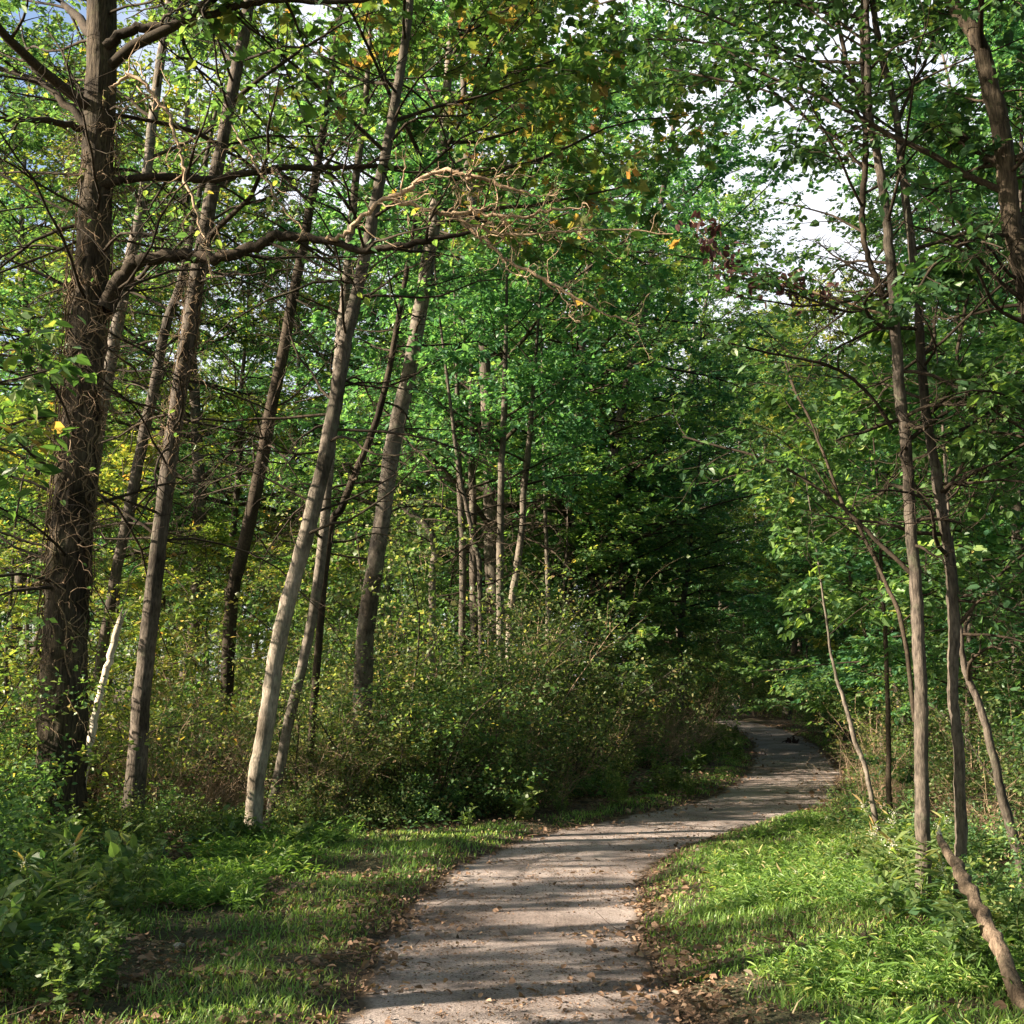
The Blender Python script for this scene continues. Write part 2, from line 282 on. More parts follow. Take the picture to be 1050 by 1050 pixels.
def path_mat():
    m, nt, N, L = newmat('worn_stone_dust')
    tc = N.new('ShaderNodeTexCoord')
    n1 = N.new('ShaderNodeTexNoise'); n1.inputs['Scale'].default_value = 2.2; n1.inputs['Detail'].default_value = 12; n1.inputs['Roughness'].default_value = 0.78; L.new(tc.outputs['Object'], n1.inputs[0])
    n2 = N.new('ShaderNodeTexNoise'); n2.inputs['Scale'].default_value = 70; n2.inputs['Detail'].default_value = 6; n2.inputs['Roughness'].default_value = 0.8; L.new(tc.outputs['Object'], n2.inputs[0])
    n3 = N.new('ShaderNodeTexVoronoi'); n3.inputs['Scale'].default_value = 130; L.new(tc.outputs['Object'], n3.inputs[0])
    r1 = ramp(N, [(0.3, (0.20, 0.17, 0.165)), (0.45, (0.34, 0.29, 0.28)), (0.55, (0.42, 0.36, 0.35)), (0.72, (0.56, 0.485, 0.46))]); L.new(n1.outputs[0], r1.inputs[0])
    r2 = ramp(N, [(0.36, (0.35, 0.33, 0.31)), (0.48, (0.9, 0.9, 0.9)), (0.64, (1.4, 1.36, 1.3))]); L.new(n2.outputs[0], r2.inputs[0])
    mx = N.new('ShaderNodeMix'); mx.data_type = 'RGBA'; mx.blend_type = 'MULTIPLY'; mx.inputs[0].default_value = 1; L.new(r1.outputs[0], mx.inputs[6]); L.new(r2.outputs[0], mx.inputs[7])
    n4 = N.new('ShaderNodeTexNoise'); n4.inputs['Scale'].default_value = 0.7; n4.inputs['Detail'].default_value = 6; n4.inputs['Roughness'].default_value = 0.6; L.new(tc.outputs['Object'], n4.inputs[0])
    r4 = ramp(N, [(0.35, (0.62, 0.59, 0.57)), (0.55, (1.0, 1.0, 1.0)), (0.7, (1.12, 1.1, 1.06))]); L.new(n4.outputs[0], r4.inputs[0])
    mq = N.new('ShaderNodeMix'); mq.data_type = 'RGBA'; mq.blend_type = 'MULTIPLY'; mq.inputs[0].default_value = 1; L.new(mx.outputs[2], mq.inputs[6]); L.new(r4.outputs[0], mq.inputs[7]); mx = mq
    at = N.new('ShaderNodeAttribute'); at.attribute_name = 'edge'
    ad = N.new('ShaderNodeMath'); ad.operation = 'MULTIPLY_ADD'; L.new(n1.outputs[0], ad.inputs[0]); ad.inputs[1].default_value = 0.9; L.new(at.outputs['Fac'], ad.inputs[2])
    mr = N.new('ShaderNodeMapRange'); mr.inputs[1].default_value = 1.05; mr.inputs[2].default_value = 1.4; L.new(ad.outputs[0], mr.inputs[0])
    m2 = N.new('ShaderNodeMix'); m2.data_type = 'RGBA'; L.new(mr.outputs[0], m2.inputs[0]); L.new(mx.outputs[2], m2.inputs[6]); m2.inputs[7].default_value = (0.11, 0.08, 0.058, 1)
    pb = N.new('ShaderNodeBsdfPrincipled'); pb.inputs['Roughness'].default_value = 0.95; pb.inputs['Specular IOR Level'].default_value = 0.2; L.new(m2.outputs[2], pb.inputs['Base Color'])
    bp = N.new('ShaderNodeBump'); bp.inputs['Strength'].default_value = 1.0; bp.inputs['Distance'].default_value = 0.02; L.new(n2.outputs[0], bp.inputs['Height'])
    b2 = N.new('ShaderNodeBump'); b2.inputs['Strength'].default_value = 0.3; b2.inputs['Distance'].default_value = 0.006; L.new(n3.outputs[0], b2.inputs['Height']); L.new(bp.outputs[0], b2.inputs['Normal']); L.new(b2.outputs[0], pb.inputs['Normal'])
    o = N.new('ShaderNodeOutputMaterial'); L.new(pb.outputs[0], o.inputs[0]); return m
def grid_mesh(name, X, Yv, Z, mat, attr=None, aname='green'):
    ny, nx = X.shape; V = np.stack([X, Yv, Z], -1).reshape(-1, 3)
    idx = np.arange(nx * ny).reshape(ny, nx)
    Q = np.stack([idx[:-1, :-1], idx[:-1, 1:], idx[1:, 1:], idx[1:, :-1]], -1).reshape(-1, 4)
    me = mesh(name, V, quads=Q, mat=mat, smooth=True)
    if attr is not None:
        a = me.attributes.new(aname, 'FLOAT', 'POINT'); a.data.foreach_set('value', attr.ravel().astype(np.float32))
    return me

# verge zone: how grassy a spot is (0..1)
HEDGE = np.array([(-3.6, -6), (-3.2, 5), (-3.0, 9), (-2.75, 11.0), (-0.9, 12.2), (0.3, 13.4), (1.6, 15.6), (2.95, 19), (4.0, 23), (5.4, 30), (6.6, 38), (7.0, 46)])
RIM = np.array([(3.2, -6), (2.6, 5), (2.55, 7), (2.9, 9), (3.6, 12), (4.9, 15.2), (6.0, 18.4), (7.3, 23), (8.6, 30.7), (9.6, 38), (10.4, 46)])
def hedge_x(y): return np.interp(y, HEDGE[:, 1], HEDGE[:, 0])
def rim_x(y): return np.interp(y, RIM[:, 1], RIM[:, 0])
def greenness(x, y):
    x = np.asarray(x, float); y = np.asarray(y, float)
    d = np.abs(path_dist(x.ravel(), y.ravel())).reshape(x.shape)
    g = np.clip((x - hedge_x(y)) / 0.4, 0, 1) * np.clip((rim_x(y) - x) / 0.4, 0, 1) * np.clip((d - PW * 1.0) / 0.3, 0, 1) * (y < 50)
    return g

gx = np.concatenate([np.array([-900, -500, -250, -140, -90, -60, -45]), np.arange(-34, -8, 0.8), np.arange(-8, 13, 0.14), np.arange(13, 34, 0.8), np.array([45, 60, 90, 140, 250, 500, 900])])
gy = np.concatenate([np.array([-900, -400, -150, -70, -40]), np.arange(-25, 2, 0.9), np.arange(2, 24, 0.14), np.arange(24, 70, 0.5), np.array([76, 90, 120, 180, 300, 500, 900])])
GX, GY = np.meshgrid(gx, gy)
GZ = terrain(GX.ravel(), GY.ravel()).reshape(GX.shape) - 0.004
obj('ground', grid_mesh('ground', GX, GY, GZ, ground_mat(), greenness(GX, GY) * 0.75), kind='structure')

# the path sheet with a wandering edge
pc = catmull(PATHC, 60)
tg = nz(np.gradient(pc, axis=0)); nr = np.stack([tg[:, 1], -tg[:, 0]], 1)
s = np.concatenate([[0], np.cumsum(np.linalg.norm(np.diff(pc, axis=0), axis=1))])
wl = PW + 0.16 * (vnoise(s, s * 0, 1.3, 11) - 0.5) + 0.12 * (vnoise(s, s * 0, 5, 12) - 0.5)
wr = PW + 0.16 * (vnoise(s, s * 0 + 5, 1.1, 13) - 0.5) + 0.12 * (vnoise(s, s * 0, 6, 14) - 0.5)
us = np.linspace(-1, 1, 23)
X = pc[:, 0:1] + nr[:, 0:1] * np.where(us < 0, us * wl[:, None], us * wr[:, None])
Yg = pc[:, 1:2] + nr[:, 1:2] * np.where(us < 0, us * wl[:, None], us * wr[:, None])
Z = terrain(X.ravel(), Yg.ravel()).reshape(X.shape) + 0.012 - 0.010 * np.abs(us)[None] ** 4 + 0.010 * (vnoise(X, Yg, 2.3, 15) - 0.5)
obj('path', grid_mesh('path', X, Yg, Z, path_mat(), np.broadcast_to(np.abs(us) ** 5, X.shape), 'edge'), kind='structure')

# ------------------------------------------------------------ trees traced from the photograph
def trunk_line(pts, Y0, Y1=None, top=None, n=6):
    """pts: (px, py, width px) from base to top; returns points and radii"""
    Y1 = Y0 if Y1 is None else Y1
    m = len(pts); q = []
    for i, (a, b, w) in enumerate(pts):
        Y = Y0 + (Y1 - Y0) * i / (m - 1); p = P(a, b, Y); q.append((*p, w * 0.5 / F * Y))
    q = np.array(q); q[0, 2] = tz(q[0, 0], q[0, 1]) - 0.08
    if top is not None and q[-1, 2] < top:
        d = q[-1, :3] - q[-2, :3]; d = d / d[2]; h = top - q[-1, 2]
        d[:2] *= 0.6
        for f in (0.4, 0.75, 1.0):
            q = np.vstack([q, [*(q[m - 1, :3] + d * h * f), q[m - 1, 3] * (1 - 0.85 * f)]])
    return catmull(q, n)
def rough_trunk(acc, L4, sides, rng, flare=0.35, rough=0.05):
    n = len(L4); Pn = L4[None, :, :3]; R = L4[None, :, 3].copy()
    hh = L4[:, 2] - L4[0, 2]
    R = R * (1 + flare * 1.3 * np.exp(-hh / 0.2))[None]
    V, Q = tubes(Pn, R, sides)
    V = V.reshape(n, sides, 3); c = Pn[0][:, None]
    prof = rng.normal(0, 1, (n + 8, sides)); prof = np.stack([prof[a:a + n] for a in range(8)]).mean(0) * 2.2
    lump = rng.normal(0, 1, (n + 4, 1)); lump = np.stack([lump[a:a + n] for a in range(4)]).mean(0)
    k = 1 + rough * prof[..., None] + rough * 0.45 * rng.normal(0, 1, (n, sides, 1)) + 0.035 * lump[..., None]
    k += (flare * 0.5 * np.exp(-hh / 0.2))[:, None, None] * np.sin(np.arange(sides) * 2 * pi * 4 / sides + rng.random() * 6)[None, :, None]
    acc.add((c + (V - c) * k).reshape(-1, 3), Q)
def limb_tree(root, base, mat, leafmat, rng, limbs=(), auto=None, dead=None, leaf=None, lname='branch'):
    """limbs: list of (N,4) polylines; auto: dict; every limb one child mesh, all foliage one crown mesh"""
    LP = []
    for L4 in limbs: LP.append(L4)
    z = base[:, 2]
    def along(zz):
        i = np.searchsorted(z, zz).clip(1, len(z) - 1); f = (zz - z[i - 1]) / max(z[i] - z[i - 1], 1e-6); return base[i - 1] * (1 - f) + base[i] * f
    if auto:
        n = auto['n']; az = rng.random() * 6
        for i in range(n):
            f = (i + 0.5 * rng.random()) / n; zz = auto['z0'] + (min(auto.get('z1', z[-1]), z[-1]) - auto['z0']) * f; b = along(zz); az += 2.4 + rng.normal(0, 0.3)
            el = Rd(auto.get('el', 25) + 30 * f + rng.normal(0, 8)); ln = auto['len'] * (1 - 0.6 * f) * (0.7 + 0.6 * rng.random())
            bias = np.array(auto.get('bias', (0, 0, 0)))
            d = np.array([cos(az) * cos(el), sin(az) * cos(el), sin(el)]) + bias
            q = polylines(b[None, :3], d[None], np.array([ln]), 9, 0.10, auto.get('lift', -0.01), rng)[0]
            r = taper(np.array([b[3] * 0.42]), 9, 0.2)[0]
            LP.append(np.column_stack([q, r]))
    leafparts = []
    for L4 in LP:
        L4 = np.asarray(L4); k = len(L4)
        acc = Acc(); acc.tube(L4[None, :, :3], L4[None, :, 3], 7)
        ln = np.linalg.norm(np.diff(L4[:, :3], axis=0), axis=1).sum()
        sp = leaf or {}
        S, D, Lc, rc = children(L4[None, :, :3], L4[None, :, 3], np.array([ln]), sp.get('n2', 9), sp.get('t2', 0.2), 1.0, sp.get('r2', 0.4), 0.95, rng, 0.5)
        Lc = np.minimum(Lc, sp.get('max2', 1.6))
        P2 = polylines(S, D, Lc, 6, 0.16, sp.get('lift2', 0.0), rng); R2 = taper(np.minimum(rc, 0.018), 6, 0.3); acc.tube(P2, R2, 5)
        S, D, Lc, rc = children(P2, R2, Lc, sp.get('n3', 6), 0.15, 1.0, 0.45, 0.85, rng, 0.35)
        Lc = np.clip(Lc, 0.15, sp.get('max3', 0.6))
        P3 = polylines(S, D, Lc, 4, 0.22, sp.get('lift3', -0.02), rng); R3 = taper(np.minimum(rc, 0.006), 4, 0.5); acc.tube(P3, R3, 3)
        if sp.get('m', 0):
            leafparts.append(twig_leaves(P3, sp['m'], sp['size'], rng, shape=sp.get('shape', LEAF6), spread=sp.get('spread', 0.45), droop=sp.get('droop', 0.3), keep=sp.get('keep', 1), jit=0.03))
        obj(lname, acc.mesh(lname, mat), root)
    if dead:
        for i in range(int(dead['n'] * 1.9)):
            b = along(dead['z0'] + (dead['z1'] - dead['z0']) * rng.random()); az = rng.random() * 6.28
            d = np.array([cos(az), sin(az), dead.get('el', 0.25) + rng.normal(0, 0.3)]); ln = dead['len'] * (0.6 + 1.2 * rng.random())
            acc = Acc(); q = polylines(b[None, :3], d[None], np.array([ln]), 9, 0.17, dead.get('lift', -0.04), rng); R = taper(np.array([0.013 + 0.006 * rng.random()]), 9, 0.3); acc.tube(q, R, 5)
            S, D, Lc, rc = children(q, R, np.array([ln]), 7, 0.25, 1, 0.4, 0.9, rng, 0.7); q2 = polylines(S, D, Lc, 6, 0.25, 0, rng); R2 = taper(rc, 6, 0.4); acc.tube(q2, R2, 3)
            S, D, Lc, rc = children(q2, R2, Lc, 4, 0.2, 1, 0.5, 0.9, rng, 0.7); q3 = polylines(S, D, Lc, 4, 0.25, 0, rng); acc.tube(q3, taper(rc * 0 + 0.0028, 4, 0.7), 3)
            obj('bare_branch', acc.mesh('bare_branch', dead.get('mat', M_dark)), root)
    if leafparts: obj('crown', leaf_mesh('crown', leafparts, leafmat), root)
def px_limb(pts, Y0, Y1, n=6):
    m = len(pts); q = []
    for i, (a, b, w) in enumerate(pts):
        Y = Y0 + (Y1 - Y0) * i / (m - 1); q.append((*P(a, b, Y), w * 0.46 / F * Y))
    L = catmull(q, n); rg = np.random.default_rng(len(pts) * 7 + int(abs(pts[0][0]))); k = len(L) - 2
    L[1:-1, :3] += rg.normal(0, 1, (k, 3)) * np.minimum(L[1:-1, 3:4] * .22, .012); L[1:-1, 3] *= 1 + .06 * rg.normal(0, 1, k) * (L[1:-1, 3] < .03); return L
def main_tree(name, label, pts, Y, mat, seed, top, Y1=None, leafmat=None, sides=14, group=None, flare=0.35, **kw):
    pts = [(a, b, w * (.85 if mat in (M_smooth, M_pale) else (.9 if mat is not M_oak else 1))) for a, b, w in pts]
    rng = np.random.default_rng(seed); L4 = trunk_line(pts, Y, Y1, top, n=14)
    wob = np.cumsum(rng.normal(0, 1, (len(L4), 2)), 0); wob -= np.linspace(0, 1, len(L4))[:, None] * wob[-1]; L4[:, :2] += wob * 0.0022
    root = thing(name, label, 'tree', group)
    acc = Acc(); rough_trunk(acc, L4, sides, rng, flare=flare, rough=0.035)
    obj('trunk', acc.mesh('trunk', mat), root)
    limb_tree(root, L4, kw.pop('bmat', M_dark), leafmat, rng, **kw)
    return root, L4

SP_sparse = dict(m=5, size=0.075, n2=7, n3=5, keep=0.42, shape=LEAF6)
SP_mid = dict(m=8, size=0.085, n2=9, n3=6, keep=0.8)
SP_dense = dict(m=10, size=0.085, n2=10, n3=7)
SP_maple = dict(m=8, size=0.115, n2=10, n3=6, shape=MAPLE, droop=0.55, spread=0.5)

# T1 big furrowed trunk
t1 = [(58, 880, 52), (61, 800, 48), (63, 740, 47), (66, 650, 43), (70, 560, 41), (78, 470, 38), (85, 380, 37), (92, 280, 36), (98, 180, 33), (103, 90, 32), (105, 0, 30)]
l1 = [px_limb([(108, 318, 22), (125, 285, 19), (148, 266, 16), (190, 262, 14), (222, 266, 14), (262, 252, 13), (290, 243, 12), (330, 246, 9), (370, 256, 8), (410, 252, 8), (445, 246, 7), (482, 238, 4)], 10.2, 9.6),
      px_limb([(98, 192, 12), (130, 184, 10), (170, 181, 9), (205, 184, 9), (232, 182, 8), (290, 172, 8), (330, 173, 7), (370, 170, 6), (414, 172, 4)], 10.2, 10.8),
      px_limb([(84, 132, 9), (50, 124, 8), (0, 122, 6), (-60, 110, 4)], 10.2, 9.4),
      px_limb([(100, 138, 10), (60, 100, 9), (30, 80, 7), (-20, 66, 6), (-70, 60, 4)], 10.2, 10.6),
      px_limb([(108, 48, 14), (130, 33, 12), (152, 28, 11), (180, 27, 10), (210, 17, 9), (240, 8, 9), (280, 0, 8), (340, 2, 7), (400, -4, 5)], 10.2, 9.8)]
root, L1 = main_tree('vine_covered_tree', 'massive dark furrowed trunk at far left wrapped in bare vines, thickest tree beside the path', t1, 10.3, M_oak, 1, 11.5, leafmat=L_green, sides=46, flare=0.3,
    limbs=l1, auto=dict(n=12, z0=7.0, len=3.0, el=20), leaf=dict(SP_sparse, keep=0.4, n3=6), dead=dict(n=22, z0=2.4, z1=8.5, len=1.7))
# lit tan limbs that leave the first long limb
rng = np.random.default_rng(77)
tan = [[(335, 246, 6), (352, 240, 6), (372, 222, 6), (395, 204, 6), (412, 198, 6), (432, 183, 6), (460, 174, 5.5), (480, 182, 5), (500, 184, 5), (525, 194, 4), (550, 201, 2.5)],
       [(395, 204, 6), (420, 210, 6), (446, 217, 6), (463, 219, 5.5), (485, 216, 5), (505, 220, 4.5), (530, 222, 4), (560, 217, 3.5), (600, 212, 2)],
       [(463, 219, 6), (480, 233, 5.5), (500, 248, 5), (520, 268, 4.5), (545, 280, 4), (565, 290, 4), (590, 305, 3.5), (625, 324, 2.5), (650, 332, 1.5)],
       [(446, 217, 4), (490, 232, 4), (520, 240, 3.5), (560, 238, 3), (620, 236, 2), (690, 240, 1.5)],
       [(113, 96, 4), (121, 84, 4.5), (134, 76, 5), (150, 86, 5), (160, 103, 5), (172, 116, 5), (180, 146, 4.5), (187, 160, 4), (190, 186, 4), (203, 222, 3.5), (209, 250, 3), (218, 285, 2)],
       [(238, 128, 2), (250, 150, 3), (262, 170, 3), (285, 205, 2.5), (310, 235, 2)]]
for i, pl in enumerate(tan):
    L4 = px_limb(pl, 9.75, 9.5 if i < 4 else 9.6, 5); L4[:, 3] *= .9; L4[1:-1, :3] += rng.normal(0, .011, (len(L4) - 2, 3)); acc = Acc(); acc.tube(L4[None, :, :3], L4[None, :, 3], 8)
    n = 12 if i < 4 else 10
    ln = np.linalg.norm(np.diff(L4[:, :3], axis=0), axis=1).sum()
    n = int(n * 1.7); S, D, Lc, rc = children(L4[None, :, :3], L4[None, :, 3], np.array([ln]), n, 0.15, 1, 0.28, 0.9, rng, 0.8)
    q = polylines(S, D, np.minimum(Lc, 0.6), 8, 0.42, 0.03, rng); R = taper(np.minimum(rc, 0.008), 8, 0.35); acc.tube(q, R, 5)
    S, D, Lc, rc = children(q, R, np.minimum(Lc, 0.6), 4, 0.2, 1, 0.6, 0.9, rng, 0.8); q2 = polylines(S, D, Lc, 6, 0.45, 0.0, rng); acc.tube(q2, taper(np.minimum(rc, 0.003), 6, 0.5), 3)
    o = obj('bare_branch', acc.mesh('bare_branch', M_tan), root); o['label'] = 'sunlit tan leafless branch'
# vine on T1 (bare, pale, curly)
def wrap_vine(L4, seed, z0, z1, strands, tendrils, label, name='climbing_vine', rs=0.012):
    rng = np.random.default_rng(seed); acc = Acc(); z = L4[:, 2]
    def at(zz):
        return np.array([np.interp(zz, z, L4[:, j]) for j in range(4)]).T
    for i in range(strands):
        a0 = rng.random() * 6.28; n = 44; zz = np.linspace(z0 + rng.random() * (z1 - z0) * 0.4, z1 - rng.random() * (z1 - z0) * 0.4, n); b = at(zz)
        a = a0 + np.cumsum(rng.normal(0, 0.24, n)) + 0.25 * rng.normal(0, 1, n); off = 1.06 + 0.18 * rng.random() + np.cumsum(rng.normal(0, 0.02, n))
        off = np.clip(off, 1.04, 1.5)
        q = np.stack([b[:, 0] + np.cos(a) * b[:, 3] * off, b[:, 1] + np.sin(a) * b[:, 3] * off, zz], -1)
        r = rs * (0.25 + 0.45 * rng.random()); acc.tube(q[None], np.full((1, n), r), 5)
    N = tendrils; zz = z0 + (z1 - z0) * rng.random(N); b = at(zz); a = rng.random(N) * 6.28
    S = np.stack([b[:, 0] + np.cos(a) * b[:, 3] * 1.05, b[:, 1] + np.sin(a) * b[:, 3] * 1.05, zz], -1)
    D = np.stack([np.cos(a), np.sin(a), rng.normal(0, 0.8, N)], -1)
    q = polylines(S, D, 0.18 + 0.35 * rng.random(N), 9, 0.42, -0.12, rng); R = taper(0.003 + 0.004 * rng.random(N), 9, 0.35); acc.tube(q, R, 4)
    S, D, Lc, rc = children(q, R, np.full(N, 0.4), 3, 0.2, 1, 0.6, 0.9, rng, 0.9); acc.tube(polylines(S, D, Lc, 6, 0.45, -0.05, rng), taper(np.minimum(rc, 0.0025), 6, 0.5), 3)
    r_ = thing(name, label, 'vine'); obj('stems', acc.mesh('stems', M_vine), r_)
    # few leaves
    Nn = int(tendrils * 0.25); s2 = rng.integers(0, N, Nn)
    obj('foliage', leaf_mesh('foliage', [leaves(q[s2, 5] , nz(rng.normal(0, 1, (Nn, 3)) + [0, 0, -0.4]), nz(rng.normal(0, 0.7, (Nn, 3)) + [0, -0.3, 1]), 0.05 + 0.04 * rng.random(Nn), LEAF6, rng.random(Nn))], L_green), r_)
wrap_vine(L1, 5, 1.0, 7.2, 26, 420, 'tangle of pale leafless vine stems clinging to the massive left trunk')

def T(label, pts, Y, mat, seed, top, **kw):
    return main_tree('tree', label, pts, Y, mat, seed, top, **kw)
A6 = dict(n=13, z0=6.2, len=2.6, el=25)
r2_, L2 = T('dark straight trunk standing just right of the massive vine-covered tree', [(134, 850, 24), (140, 780, 22), (146, 700, 20), (156, 610, 19), (168, 510, 18), (180, 420, 18), (192, 350, 19), (208, 250, 18), (222, 170, 16), (236, 105, 15), (250, 40, 14), (262, -30, 13)], 11.4, M_bark, 2, 12.5, leafmat=L_green, leaf=SP_sparse, auto=A6, dead=dict(n=16, z0=3.0, z1=8.5, len=1.5))
wrap_vine(L2, 6, 3.5, 6.2, 8, 60, 'short tangle of pale vine on the second trunk from the left', rs=0.009)
T('slim trunk leaning right, between the massive tree and the dark straight trunk', [(88, 765, 12), (100, 700, 12), (114, 620, 12), (130, 540, 13), (146, 460, 13), (160, 390, 12), (172, 330, 11), (188, 280, 9)], 15.0, M_bark, 3, 11, leafmat=L_green, leaf=SP_mid, auto=dict(n=10, z0=6.5, len=2.4), dead=dict(n=8, z0=2.5, z1=6.8, len=1.4))
T('pale grey trunk rising from behind the massive vine-covered tree', [(66, 790, 15), (78, 650, 15), (92, 520, 15), (104, 440, 15), (116, 370, 15), (130, 290, 14), (142, 235, 14), (152, 180, 13), (160, 110, 12), (172, 20, 11)], 14.0, M_smooth, 4, 13, leafmat=L_green, leaf=SP_sparse, auto=A6, dead=dict(n=7, z0=5, z1=8, len=1.2))
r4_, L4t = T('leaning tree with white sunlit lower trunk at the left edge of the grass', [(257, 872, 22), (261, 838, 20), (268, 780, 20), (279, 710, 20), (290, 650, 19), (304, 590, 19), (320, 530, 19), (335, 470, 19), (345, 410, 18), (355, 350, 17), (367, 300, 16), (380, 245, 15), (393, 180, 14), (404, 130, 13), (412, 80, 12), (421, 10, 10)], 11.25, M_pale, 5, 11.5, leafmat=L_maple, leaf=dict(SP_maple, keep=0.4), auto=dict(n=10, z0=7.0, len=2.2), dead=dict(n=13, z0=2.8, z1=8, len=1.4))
T('slimmer trunk leaning close behind the white-based leaning tree', [(276, 815, 12), (296, 740, 12), (312, 670, 12), (326, 600, 12), (338, 500, 12), (345, 400, 12), (351, 330, 12), (356, 270, 12), (362, 200, 10), (372, 120, 8)], 12.6, M_smooth, 6, 11, leafmat=L_green, leaf=SP_mid, auto=dict(n=9, z0=7.0, len=2.2), dead=dict(n=6, z0=3, z1=7, len=1.1))
T('dark slender trunk leaning right, halfway between the straight trunk and the white-based tree', [(232, 690, 15), (238, 630, 15), (249, 570, 15), (260, 520, 15), (270, 470, 15), (281, 410, 14), (292, 360, 13), (304, 290, 12), (316, 230, 11), (328, 160, 10), (340, 85, 9), (350, 0, 8)], 15.6, M_dark, 7, 13, leafmat=L_green, leaf=SP_sparse, auto=dict(n=12, z0=8, len=2.4), dead=dict(n=10, z0=3.4, z1=9, len=1.4))
T('straight trunk with bright sunlit patch, nearest the centre of the picture', [(368, 780, 23), (374, 700, 23), (378, 640, 22), (384, 585, 21), (391, 540, 20), (398, 490, 20), (406, 445, 20), (416, 400, 19), (426, 350, 19), (434, 300, 18), (440, 260, 17), (447, 215, 15), (454, 160, 13), (460, 90, 11)], 13.8, M_smooth, 8, 12.5, leafmat=L_maple, leaf=SP_maple, auto=dict(n=26, z0=7.4, len=4.2, el=14, bias=(0.5, 0.1, 0)), dead=dict(n=8, z0=3, z1=6.5, len=1.2))
T('thin bent sapling stem just left of the tree with the bright patch', [(318, 640, 9), (336, 565, 9), (352, 520, 9), (368, 480, 8), (384, 440, 8), (397, 390, 7), (406, 340, 7), (416, 285, 6), (425, 230, 5)], 13.2, M_dark, 9, 8.5, leafmat=L_teal, leaf=SP_mid, auto=dict(n=8, z0=5, len=1.4), dead=dict(n=4, z0=3, z1=5, len=0.8))
# central small trunks
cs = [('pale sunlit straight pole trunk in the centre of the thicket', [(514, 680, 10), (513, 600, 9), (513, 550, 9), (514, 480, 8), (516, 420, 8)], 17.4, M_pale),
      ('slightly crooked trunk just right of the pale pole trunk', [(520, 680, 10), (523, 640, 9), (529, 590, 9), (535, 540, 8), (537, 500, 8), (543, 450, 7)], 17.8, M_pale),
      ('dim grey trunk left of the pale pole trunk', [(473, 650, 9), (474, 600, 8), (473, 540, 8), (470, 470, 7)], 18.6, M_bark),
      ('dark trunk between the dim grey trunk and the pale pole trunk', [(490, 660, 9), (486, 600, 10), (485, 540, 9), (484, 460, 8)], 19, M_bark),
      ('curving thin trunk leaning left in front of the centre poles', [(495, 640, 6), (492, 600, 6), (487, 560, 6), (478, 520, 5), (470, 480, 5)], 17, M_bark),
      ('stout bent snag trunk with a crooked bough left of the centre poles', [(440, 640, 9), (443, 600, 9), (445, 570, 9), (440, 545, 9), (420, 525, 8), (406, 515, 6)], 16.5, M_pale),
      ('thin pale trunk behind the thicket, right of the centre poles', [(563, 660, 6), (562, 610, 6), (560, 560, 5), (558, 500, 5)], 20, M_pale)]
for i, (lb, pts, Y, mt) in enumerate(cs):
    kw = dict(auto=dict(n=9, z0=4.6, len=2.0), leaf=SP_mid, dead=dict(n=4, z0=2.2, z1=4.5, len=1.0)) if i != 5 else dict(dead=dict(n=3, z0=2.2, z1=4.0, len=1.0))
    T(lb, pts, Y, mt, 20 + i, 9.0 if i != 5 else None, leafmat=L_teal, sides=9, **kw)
# right side
r1a = [(945, 935, 18), (945, 900, 16), (945, 850, 16), (944, 800, 15), (943, 740, 15), (941, 680, 14), (938, 620, 14), (935, 560, 13), (931, 500, 13), (926, 440, 13), (920, 390, 13), (917, 340, 13), (913, 280, 12), (908, 230, 11), (900, 180, 10), (891, 130, 9), (887, 70, 8), (885, 0, 7)]
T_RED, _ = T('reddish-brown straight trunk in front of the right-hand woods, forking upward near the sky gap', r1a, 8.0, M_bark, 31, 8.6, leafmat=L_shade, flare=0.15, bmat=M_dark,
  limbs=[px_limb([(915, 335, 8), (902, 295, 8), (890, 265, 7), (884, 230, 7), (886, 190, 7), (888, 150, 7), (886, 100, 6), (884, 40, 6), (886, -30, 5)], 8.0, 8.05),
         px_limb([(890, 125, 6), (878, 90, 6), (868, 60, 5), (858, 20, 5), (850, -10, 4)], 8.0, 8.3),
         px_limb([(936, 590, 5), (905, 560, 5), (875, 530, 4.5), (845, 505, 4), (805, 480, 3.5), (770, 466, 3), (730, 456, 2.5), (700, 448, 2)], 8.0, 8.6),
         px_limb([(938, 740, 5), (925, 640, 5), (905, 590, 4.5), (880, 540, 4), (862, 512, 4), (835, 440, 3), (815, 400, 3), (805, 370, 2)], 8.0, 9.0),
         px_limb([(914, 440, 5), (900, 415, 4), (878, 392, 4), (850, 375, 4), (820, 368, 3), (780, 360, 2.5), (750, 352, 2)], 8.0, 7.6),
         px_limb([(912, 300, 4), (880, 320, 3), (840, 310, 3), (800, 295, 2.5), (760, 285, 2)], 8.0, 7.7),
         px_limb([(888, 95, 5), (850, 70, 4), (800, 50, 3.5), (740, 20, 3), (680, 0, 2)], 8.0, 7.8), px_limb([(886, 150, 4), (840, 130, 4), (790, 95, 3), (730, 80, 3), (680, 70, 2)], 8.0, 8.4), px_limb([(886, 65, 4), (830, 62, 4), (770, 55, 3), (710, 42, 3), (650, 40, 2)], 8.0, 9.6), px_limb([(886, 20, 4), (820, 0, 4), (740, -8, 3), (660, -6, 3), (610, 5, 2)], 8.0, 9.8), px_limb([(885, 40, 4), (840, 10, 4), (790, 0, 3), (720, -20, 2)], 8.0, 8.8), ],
  auto=dict(n=10, z0=4.9, len=1.9, el=20, bias=(-0.5, 0, 0)), leaf=dict(m=9, size=0.06, n2=9, n3=5, keep=0.6, t2=0.3), dead=dict(n=8, z0=2.4, z1=5, len=0.8))
